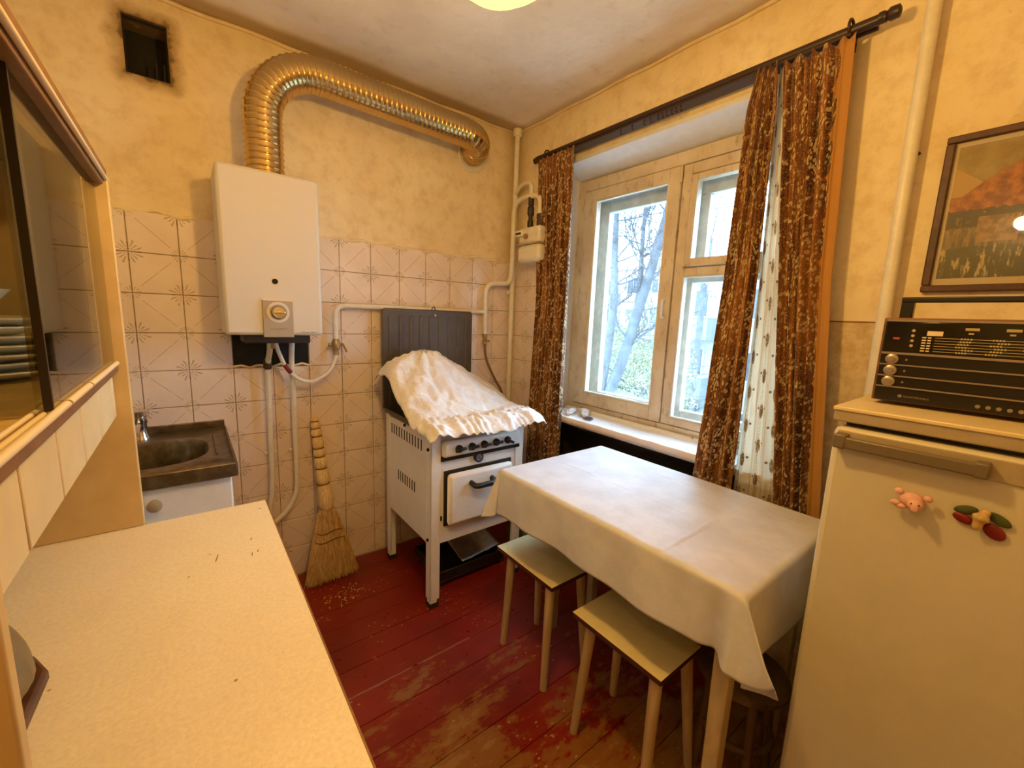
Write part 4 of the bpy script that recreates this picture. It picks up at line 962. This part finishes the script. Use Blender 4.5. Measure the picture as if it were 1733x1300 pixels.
# ------------------------------------------------------------------ refrigerator, radio, magnets
fr = thing('refrigerator', 'old cream refrigerator standing at the end of the table', 'refrigerator', (-.27, -2.17, 0))
FX = -.55
obj('cabinet', B(FX + .055, .02, -2.445, -1.900, .02, 1.098), 'fridge_enamel', fr, bevel=.01)
fd = obj('door', B(FX, FX + .052, -2.450, -1.897, .06, 1.118), 'fridge_enamel', fr, bevel=.012)
hb = obj('handle', B(FX - .030, FX - .018, -2.098, -1.925, 1.082, 1.104), 'handle_grey', fd, bevel=.003)
obj('handle_post', B(FX - .03, FX + .002, -1.926, -1.906, 1.080, 1.108), 'handle_grey', hb, bevel=.003); obj('handle_post', B(FX - .03, FX + .002, -2.112, -2.094, 1.080, 1.106), 'handle_grey', hb, bevel=.003)
obj('handle_strip', B(FX - .004, FX + .001, -2.44, -1.906, 1.076, 1.112), 'fridge_trim', fd, bevel=.001)
obj('gasket', B(FX + .05, FX + .058, -2.44, -1.905, .07, 1.11), 'black_paint', fr)
tc = obj('top_cover', B(FX + .004, .02, -2.452, -1.893, 1.128, 1.156), 'fridge_trim', fr, bevel=.003)
obj('top_lamination', B(FX + .001, .022, -2.454, -1.891, 1.150, 1.158), 'cupboard_cream', tc, bevel=.002)
obj('top_spacer', B(FX + .03, .01, -2.43, -1.91, 1.098, 1.128), 'black_paint', fr)
for x in (FX + .09, -.02):
    for y_ in (-1.93, -2.41): obj('foot', MB().lathe([(.016, 0), (.016, .021)], (x, y_, 0), 'z', 12), 'black_paint', fr)
RX = -.42; RZ = 1.166; RT = 1.338; RY0, RY1 = -2.44, -1.921
ra = thing('table_radio', 'black and wood table radio standing on the refrigerator', 'radio', (-.36, -2.18, 1.158))
obj('case', B(RX + .004, -.28, RY0, RY1, RZ, RT), 'radio_wood', ra, bevel=.002)
fp = obj('front_panel', B(RX - .001, RX + .006, RY0 + .004, RY1 - .005, RZ + .002, RT - .005), 'radio_black', ra)
obj('dial_glass', B(RX - .004, RX + .002, RY0 + .006, RY1 - .007, 1.268, 1.330), 'radio_glass', fp, bevel=.001)
for z, w in ((1.3325, .002), (1.2660, .0022), (1.2425, .0013), (1.2195, .0013), (1.197, .0013)): obj('chrome_strip', B(RX - .005, RX, RY0 + .005, RY1 - .006, z - w, z + w), 'radio_silver', fp)
for z in (1.254, 1.231, 1.208):
    kn = obj('knob', MB().lathe([(.0105, RX), (.0105, RX - .007), (.007, RX - .009)], (0, -1.945, z), 'x', 18), 'radio_silver', ra, smooth=40)
    obj('knob_cap', MB().lathe([(.0058, RX - .008), (.0050, RX - .0105), (.001, RX - .0105)], (0, -1.945, z), 'x', 14), 'radio_silver', kn, smooth=40)
    obj('index_mark', B(RX - .002, RX, -1.968, -1.965, z - .002, z + .002), 'radio_silver', fp)
obj('tuning_label', B(RX - .0048, RX - .003, -1.990, -2.012, 1.304, 1.313), 'radio_cream', fp)
obj('band_label', B(RX - .0048, RX - .003, -1.941, -1.951, 1.2945, 1.2985), 'radio_red', fp)
for i in range(6):
    z = 1.300 - i * .0052
    obj('scale_line', B(RX - .0046, RX - .003, -2.002, -2.42, z - .0005, z + .0005), 'radio_print', fp)
    obj('scale_name', MB().box(RX - .0048, RX - .003, -1.984, -1.990, z - .0012, z + .0012).box(RX - .0048, RX - .003, -1.992, -1.997, z - .0012, z + .0012), 'radio_cream', fp)
    mb = MB()
    for j in range(9):
        y_ = -2.035 - j * .042 + random.uniform(-.008, .008)
        for q in range(4): mb.box(RX - .0047, RX - .003, y_ - q * .004, y_ - q * .004 - .0024, z - .0016, z + .0016)
    obj('scale_figures', mb, 'radio_print', fp)
for i in range(4): obj('button_mark', MB().lathe([(.0028, RX - .004), (.0028, RX - .0048)], (0, -1.970, 1.313 - i * .010), 'x', 10), 'radio_print', fp)
for i in range(4): obj('upper_figures', MB().box(RX - .0047, RX - .003, -2.04 - i * .05, -2.058 - i * .05, 1.316, 1.321).box(RX - .0047, RX - .003, -2.045 - i * .05, -2.052 - i * .05, 1.309, 1.312), 'radio_print', fp)
obj('maker_emblem', MB().lathe([(.0032, RX - .001), (.0032, RX - .0022), (.0014, RX - .0022)], (0, -1.9665, 1.1795), 'x', 14), 'radio_silver', fp)
text('maker_lettering', 'RADIOTEHNIKA', .0052, 'radio_silver', fp, (RX - .0015, -1.972, 1.1775), (R(90), 0, R(-90)))
for i in range(5): obj('socket', MB().lathe([(.0035, RX - .001), (.0035, RX - .003), (.0015, RX - .003)], (0, -2.075 - i * .013, 1.178), 'x', 12), 'radio_silver', fp)
obj('carry_handle', MB().box(-.372, -.352, RY1 - .014, RY1 - .034, RT - .002, 1.380).box(-.372, -.352, RY0 + .014, RY0 + .034, RT - .002, 1.380).box(-.374, -.350, RY0 + .014, RY1 - .014, 1.371, 1.382), 'radio_black', ra, bevel=.002)
# pig magnet
pg = thing('pig_magnet', 'pink pig figurine magnet on the refrigerator door', 'magnet', (FX - .012, -2.035, 1.01))
px, py, pz = FX - .014, -2.030, 1.012
obj('body', MB().ball((px, py, pz), .013, .017, .014), 'pig_pink', pg, smooth=180)
obj('head', MB().ball((px - .009, py - .006, pz - .004), .010, .0115, .0105), 'pig_pink', pg, smooth=180)
obj('snout', MB().lathe([(.0048, px - .017), (.005, px - .0215), (.002, px - .022)], (0, py - .007, pz - .008), 'x', 14), 'pig_pink', pg, smooth=50)
for dy in (-.006, .004): obj('eye', MB().ball((px - .0175, py - .006 + dy, pz - .001), .0014), 'eye_black', pg, smooth=180)
for dy, dz in ((.018, .012), (-.020, .010)): obj('ear', MB().ball((px - .002, py + dy, pz + dz), .005, .0065, .006), 'pig_pink', pg, smooth=180)
for dy, dz in ((.020, -.010), (.012, -.014)): obj('trotter', MB().ball((px - .004, py + dy, pz + dz), .006, .008, .0055), 'pig_pink', pg, smooth=180)
# butterfly magnet: peanut body with red and green wings
bf = thing('butterfly_magnet', 'butterfly magnet with a peanut body, red and green wings', 'magnet', (FX - .01, -2.118, 1.005))
qx, qy, qz = FX - .012, -2.112, 1.008
pts = [(qx, qy - .006, qz + .020), (qx - .002, qy - .003, qz + .010), (qx - .002, qy, qz), (qx, qy + .002, qz - .016)]
obj('peanut_body', MB().tube(spline(pts, 6), 0, 14, rfn=lambda t: .0105 * (math.sin(math.pi * min(.97, max(.03, t))) ** .4) * (.88 + .16 * math.cos(4 * math.pi * t))), 'peanut', bf, smooth=180)
def wing(cy, cz, ry, rz, a, m):
    mb = MB().ball((0, 0, 0), .003, ry, rz); mb.v = [(FX - .005 + p[0], cy + p[1] * math.cos(a) - p[2] * math.sin(a), cz + p[1] * math.sin(a) + p[2] * math.cos(a)) for p in mb.v]
    obj('wing', mb, m, bf, smooth=180)
wing(qy + .018, qz - .006, .014, .008, .3, 'bead_red'); wing(qy - .018, qz - .015, .015, .011, .7, 'bead_red'); wing(qy + .017, qz + .010, .015, .0075, -.3, 'felt_green'); wing(qy - .020, qz + .007, .016, .008, .5, 'felt_green')

# ------------------------------------------------------------------ framed picture
pc = thing('framed_picture', 'framed landscape picture in a dark wooden frame above the radio', 'picture', (W - .01, -2.12, 1.62))
PY0, PY1, PZ0, PZ1 = -2.36, -1.895, 1.421, 1.82
for i, a in enumerate(((PY0, PY1, PZ1 - .018, PZ1), (PY0, PY1, PZ0, PZ0 + .018), (PY0, PY0 + .018, PZ0 + .018, PZ1 - .018), (PY1 - .018, PY1, PZ0 + .018, PZ1 - .018))): obj('frame_rail', B(W - .022, W - .002, *a), 'frame_wood', pc, bevel=.003)
obj('mount', B(W - .010, W - .004, PY0 + .017, PY1 - .017, PZ0 + .017, PZ1 - .017), 'picture_mat', pc)
pic_o = obj('painted_sheet', MB().box(W - .0112, W - .0100, PY0 + .026, PY1 - .026, PZ0 + .036, PZ1 - .030), 'painting', pc)
pic_o.location = (0, 0, 0)
obj('glass', B(W - .0145, W - .0135, PY0 + .016, PY1 - .016, PZ0 + .016, PZ1 - .016), 'picture_glass', pc)

# ------------------------------------------------------------------ curtain rod and curtains
rd = thing('curtain_rod', 'dark brown double curtain rod over the window', 'curtain rod', (0, -1.0, 2.16))
RZ2 = 2.163
obj('rod', MB().tube([(.0, -.275, RZ2 + .006), (.0, -1.735, RZ2 - .002)], .0135, 12), 'rod_brown', rd, smooth=60)
obj('rod', MB().tube([(.035, -.30, RZ2 + .004), (.035, -1.71, RZ2 - .003)], .008, 10), 'rod_brown', rd, smooth=60)
obj('rail', B(-.012, .045, -.30, -1.66, RZ2 - .019, RZ2 - .011), 'rod_brown', rd)
for y_ in (-.275, -1.735): obj('finial', MB().lathe([(.008, y_ - .03), (.016, y_ - .026), (.017, y_ - .008), (.011, y_), (.015, y_ + .006), (.015, y_ + .016), (.010, y_ + .02)], (0, 0, RZ2), 'y', 14), 'rod_brown', rd, smooth=40)
for y_ in (-.33, -1.64):
    obj('bracket', MB().box(.0, W - .001, y_ - .008, y_ + .008, RZ2 - .010, RZ2 + .004).box(W - .006, W, y_ - .014, y_ + .014, RZ2 - .03, RZ2 + .03), 'rod_brown', rd)
for y_ in (-.36, -1.655):
    obj('ring', MB().tube([(.0, y_ + .002 * math.sin(i), RZ2 + .006 + .0) if False else (.020 * math.cos(i * math.pi / 8), y_, RZ2 + .008 + .020 * math.sin(i * math.pi / 8)) for i in range(17)], .004, 6, cap=False), 'rod_brown', rd, smooth=180)
for y_ in (-.845, -.905, -.965, -.995, -1.03, -1.05, -1.07, -1.09, -1.11, -1.13):
    obj('hook', MB().tube(spline([(-.004, y_, RZ2 - .018), (-.006, y_, RZ2 - .030), (.002, y_, RZ2 - .038), (.006, y_, RZ2 - .030)], 4), .0022, 6).ball((-.004, y_, RZ2 - .022), .0045), 'rod_brown', rd, smooth=180)
def curtain(name, label, rows, x0, folds, amp, m, nu=160, nv=70, ph=0, cat='curtain', fw=1.9, flat=None):
    rows = sorted(rows, reverse=True)
    def look(z):
        for (z1, a1, b1), (z0, a0, b0) in zip(rows, rows[1:]):
            if z >= z0: t = (z1 - z) / (z1 - z0); return a1 + (a0 - a1) * t, b1 + (b0 - b1) * t
        return rows[-1][1:]
    zt, zb = rows[0][0], rows[-1][0]; width = abs(rows[len(rows) // 2][2] - rows[len(rows) // 2][1]) * fw
    def fn(u, v):
        z = zt + (zb - zt) * v; a, b = look(z); 
        w = u + .018 * math.sin(2 * math.pi * u * 2.3 + 3 * v + ph)
        y_ = a + (b - a) * w
        k = 2 * math.pi * folds; A = amp * (.55 + .45 * min(1, v * 4)) * (1 if flat is None else (1 if u < flat else max(.12, 1 - (u - flat) * 9)))
        x = x0 + A * (math.sin(k * u + ph + .8 * math.sin(3.1 * v + ph)) + .35 * math.sin(2.3 * k * u + 1.1 + ph + 2 * v)) + .004 * mnoise.noise((u * 9, v * 6, ph))
        y_ += .25 * A * math.cos(k * u + ph + 1.1 * v)
        return (x, y_, z + (.006 * math.sin(k * u) if v < .01 else 0))
    o = obj(name, MB().grid(nu, nv, fn, lambda u, v: (u * width, v * (zt - zb))), m, None, loc=(x0, (rows[0][1] + rows[0][2]) / 2, zb), smooth=180, solid=.0018)
    return tag(o, label, cat)
curtain('curtain', 'patterned brown curtain gathered beside the gas meter', [(2.150, -.305, -.572), (1.44, -.345, -.595), (.60, -.325, -.588), (.40, -.32, -.588)], -.022, 7.5, .015, 'curtain_brocade', ph=.4)
curtain('curtain', 'narrow patterned brown curtain strip hanging at the window pane edge', [(2.143, -1.415, -1.478), (2.03, -1.392, -1.492), (1.46, -1.378, -1.507), (.73, -1.345, -1.508), (.52, -1.340, -1.51)], -.024, 3.6, .015, 'curtain_brocade', ph=1.7, fw=2.2)
curtain('curtain', 'patterned brown curtain with a plain orange border at its outer edge', [(2.138, -1.490, -1.678), (1.46, -1.562, -1.706), (.72, -1.636, -1.768), (.52, -1.65, -1.78)], -.018, 5.2, .015, 'curtain_bordered', ph=3.0, fw=2.0, flat=.76)
curtain('sheer_curtain', 'cream sheer curtain with brown motifs between the brown curtains', [(2.140, -1.470, -1.502), (1.46, -1.485, -1.585), (.76, -1.49, -1.66), (.52, -1.49, -1.67)], .014, 4.5, .005, 'sheer_voile', ph=.9, fw=1.5, cat='sheer curtain')

# ------------------------------------------------------------------ things on the sill
def sillfn(u, v):
    x = .003 + .190 * u; y_ = -.42 - 1.06 * v
    z = .7865 + .0025 * mnoise.noise((x * 20, y_ * 12, 5)) + .002
    if u < .06: z -= .030 * ((.06 - u) / .06); x = .014 - .004 * (.06 - u) / .06 + .003 * math.sin(y_ * 60)
    if u > .90: z += .02 * (u - .9) / .1
    return (x, y_, z)
tag(obj('sill_cloth', MB().grid(30, 110, sillfn), 'sill_print', None, loc=(.10, -.95, .79), smooth=180, solid=.0015), 'white cloth with small dark sprigs covering the window sill', 'cloth')
gl = thing('work_gloves', 'striped cloth work gloves lying on the window sill', 'gloves', (.15, -.55, .79))
for i, (x, y_, a) in enumerate(((.13, -.53, .5), (.155, -.60, .75))):
    mb = MB(); mb.ball((0, 0, 0), .05, .026, .011)
    mb.v = [(x + p[0] * math.cos(a) - p[1] * math.sin(a), y_ + p[0] * math.sin(a) + p[1] * math.cos(a), .804 + i * .008 + p[2] + .003 * mnoise.noise((p[0] * 60, p[1] * 60, i))) for p in mb.v]
    g_ = obj('palm', mb, 'glove_fabric', gl, smooth=180)
    for k in range(4):
        b = a + (k - 1.5) * .16; sx_, sy_ = x - .04 * math.cos(a) - (k - 1.5) * .012 * math.sin(a), y_ - .04 * math.sin(a) + (k - 1.5) * .012 * math.cos(a)
        obj('finger', MB().tube([(sx_, sy_, .804 + i * .006), (sx_ - .03 * math.cos(b), sy_ - .03 * math.sin(b), .800 + i * .004), (sx_ - .055 * math.cos(b), sy_ - .055 * math.sin(b), .797)], [.008, .0075, .005], 8), 'glove_fabric', gl, smooth=180)
    t_ = a + 1.0; obj('thumb', MB().tube([(x, y_ + .015, .804), (x - .035 * math.cos(t_), y_ - .035 * math.sin(t_), .799)], [.008, .005], 8), 'glove_fabric', gl, smooth=180)
sci = thing('scissors', 'dark-handled scissors lying beside the gloves on the sill', 'scissors', (.08, -.66, .79))
for s_ in (-1, 1):
    c_ = (.075 + s_ * .014, -.70 + s_ * .006)
    h_ = obj('handle_loop', MB().tube([(c_[0] + .012 * math.cos(i * math.pi / 8), c_[1] + .022 * math.sin(i * math.pi / 8), .797) for i in range(17)], .0042, 8, cap=False), 'scissor_handle', sci, smooth=180)
    obj('blade', MB().prism([(c_[0], -.675), (c_[0] + .006, -.675), (.080 + s_ * -.006, -.58), (.076 + s_ * -.006, -.58)], 'z', .7945 + .001 * s_, .7965 + .001 * s_), 'chrome', sci)

# ------------------------------------------------------------------ outside the window
GZ = -5.0
struct(obj('ground_outside', B(W + 3, 120, -40, 120, GZ - .3, GZ), 'ground_bounce'))
def leaves(mb, n, c, rx, ry, rz, s0=.05, s1=.11):
    for _ in range(n):
        while True:
            p = Vector((random.uniform(-1, 1), random.uniform(-1, 1), random.uniform(-1, 1)))
            if .25 < p.length < 1: break
        q = Vector((c[0] + p.x * rx, c[1] + p.y * ry, c[2] + p.z * rz)); s_ = random.uniform(s0, s1)
        a = Vector((random.gauss(0, 1), random.gauss(0, 1), random.gauss(0, 1))).normalized(); b = a.cross(Vector((random.gauss(0, 1), random.gauss(0, 1), random.gauss(0, 1)))).normalized()
        i = len(mb.v); mb.v += [tuple(q - a * s_), tuple(q + b * s_ * .5), tuple(q + a * s_), tuple(q - b * s_ * .5)]; mb.f.append((i, i + 1, i + 2, i + 3))
def twigs(mb, start, d, length, r, depth):
    p = Vector(start); pts = [p.copy()]; d = Vector(d).normalized()
    for i in range(5):
        d = (d + Vector((random.gauss(0, .16), random.gauss(0, .16), random.gauss(.03, .12)))).normalized(); p = p + d * (length / 5); pts.append(p.copy())
        if depth and i >= 1:
            for _ in range(2):
                e = (d + Vector((random.gauss(0, .7), random.gauss(0, .7), random.gauss(.1, .5)))).normalized(); twigs(mb, p, e, length * .55, r * .5, depth - 1)
    mb.tube(pts, [r * (1 - .14 * i) for i in range(6)], 5 if r > .02 else 3, cap=False)
def branch_to(mb, P, r0, r1, nt, tl):
    S = spline(P, 8); n_ = len(S); mb.tube(S, [r0 + (r1 - r0) * i / (n_ - 1) for i in range(n_)], 9)
    for _ in range(nt):
        i = random.randrange(int(n_ * .45), n_); twigs(mb, S[i], (random.gauss(0, .6), random.gauss(0, .8), random.uniform(.1, .9)), random.uniform(.6, 1.3) * tl, .022, 2)
t1 = thing('tree', 'tall bare forked tree with dark leaning trunks close outside the window', 'tree', (6.0, 4.4, GZ))
mb = MB(); branch_to(mb, [(6.0, 4.5, GZ), (6.0, 4.35, -1.5), (6, 4.15, -.2), (6.0, 3.98, 1.6), (6.05, 4.10, 3.0), (6.0, 4.15, 5.2)], .13, .06, 16, 1.0); obj('trunk', mb, 'bark', t1, smooth=180)
mb = MB(); branch_to(mb, [(6.1, 4.4, GZ + .8), (6.1, 4.15, -1.0), (6.1, 3.72, .4), (6.1, 3.35, 1.7), (6.1, 3.05, 2.8), (6.1, 2.55, 4.8)], .15, .08, 16, 1.0); obj('trunk', mb, 'bark', t1, smooth=180)
mb = MB(); branch_to(mb, [(6.1, 3.45, 1.35), (6.1, 3.40, 2.2), (6.0, 3.35, 3.2), (6.0, 3.30, 5.0)], .07, .03, 12, .9); obj('trunk', mb, 'bark', t1, smooth=180)
def bushy(name, label, c, rx, ry, rz, n, m, s0=.06, s1=.13):
    t_ = thing(name, label, 'tree', (c[0], c[1], GZ)); mb = MB(); mb.tube([(c[0], c[1], GZ), (c[0] + .1, c[1], c[2])], .12, 8)
    for _ in range(10): twigs(mb, (c[0], c[1], c[2] - rz * random.uniform(0, .8)), (random.gauss(0, 1), random.gauss(0, 1), random.uniform(.1, 1)), rz * .9, .03, 1)
    obj('trunk', mb, 'bark', t_, smooth=180); mb = MB(); leaves(mb, n, c, rx, ry, rz, s0, s1); o_ = obj('foliage', mb, m, t_); o_['kind'] = 'stuff'
bushy('leafy_tree', 'leafy pale green tree filling the lower right of the large pane', (9.0, 5.1, -.6), 1.5, 1.5, 2.6, 15000, 'leaf_yellow', .025, .055)
bushy('leafy_tree', 'darker green tree standing low behind the forked trunks', (12.6, 9.2, -1.6), 2.0, 2.2, 2.8, 12000, 'leaf_green', .03, .065)
bushy('leafy_tree', 'sparse tree with tiny leaves high behind the vent pane', (13.5, 6.0, 4.4), 1.8, 3.2, 2.2, 5000, 'leaf_green', .03, .06)
bushy('leafy_shrub', 'green tree low in front of the grey apartment block', (16.4, 8.3, -2.9), .9, .9, 1.9, 5000, 'leaf_yellow', .03, .06)
def block(label, x, y0, y1, ztop, m, cols, floors, balc, hfl=2.9):
    b_ = thing('apartment_building', label, 'building', (x, (y0 + y1) / 2, GZ)); obj('facade', B(x, x + 9, y0, y1, GZ, ztop), m, b_); obj('roof', B(x - .3, x + 9.3, y0 - .3, y1 + .3, ztop, ztop + .3), 'far_frame', b_)
    for f in range(floors):
        z = ztop - .9 - hfl * f
        for c_ in range(cols):
            yc = y1 - (c_ + .5) * (y1 - y0) / cols
            w = obj('window', MB().box(x - .06, x + .02, yc - .75, yc + .75, z - 1.5, z), 'far_frame', b_)
            obj('pane', B(x - .08, x - .055, yc - .66, yc - .04, z - 1.4, z - .1), 'far_glass', w); obj('pane', B(x - .08, x - .055, yc + .04, yc + .66, z - 1.4, z - .1), 'far_glass', w)
            if c_ in balc:
                bl_ = obj('balcony', B(x - 1.1, x, yc - 1.3, yc + 1.3, z - 2.5, z - 1.45), 'balcony_panel', b_); obj('handrail', B(x - 1.15, x, yc - 1.32, yc + 1.32, z - 1.45, z - 1.38), 'far_frame', bl_)
block('grey-blue apartment block with stacked balconies behind the narrow pane', 19.0, 0.0, 10.6, 4.0, 'facade_grey', 4, 3, (0, 2))
block('pinkish apartment block far behind the forked tree', 34.0, 20.0, 40.0, 6.5, 'facade_pink', 7, 4, (1, 4))
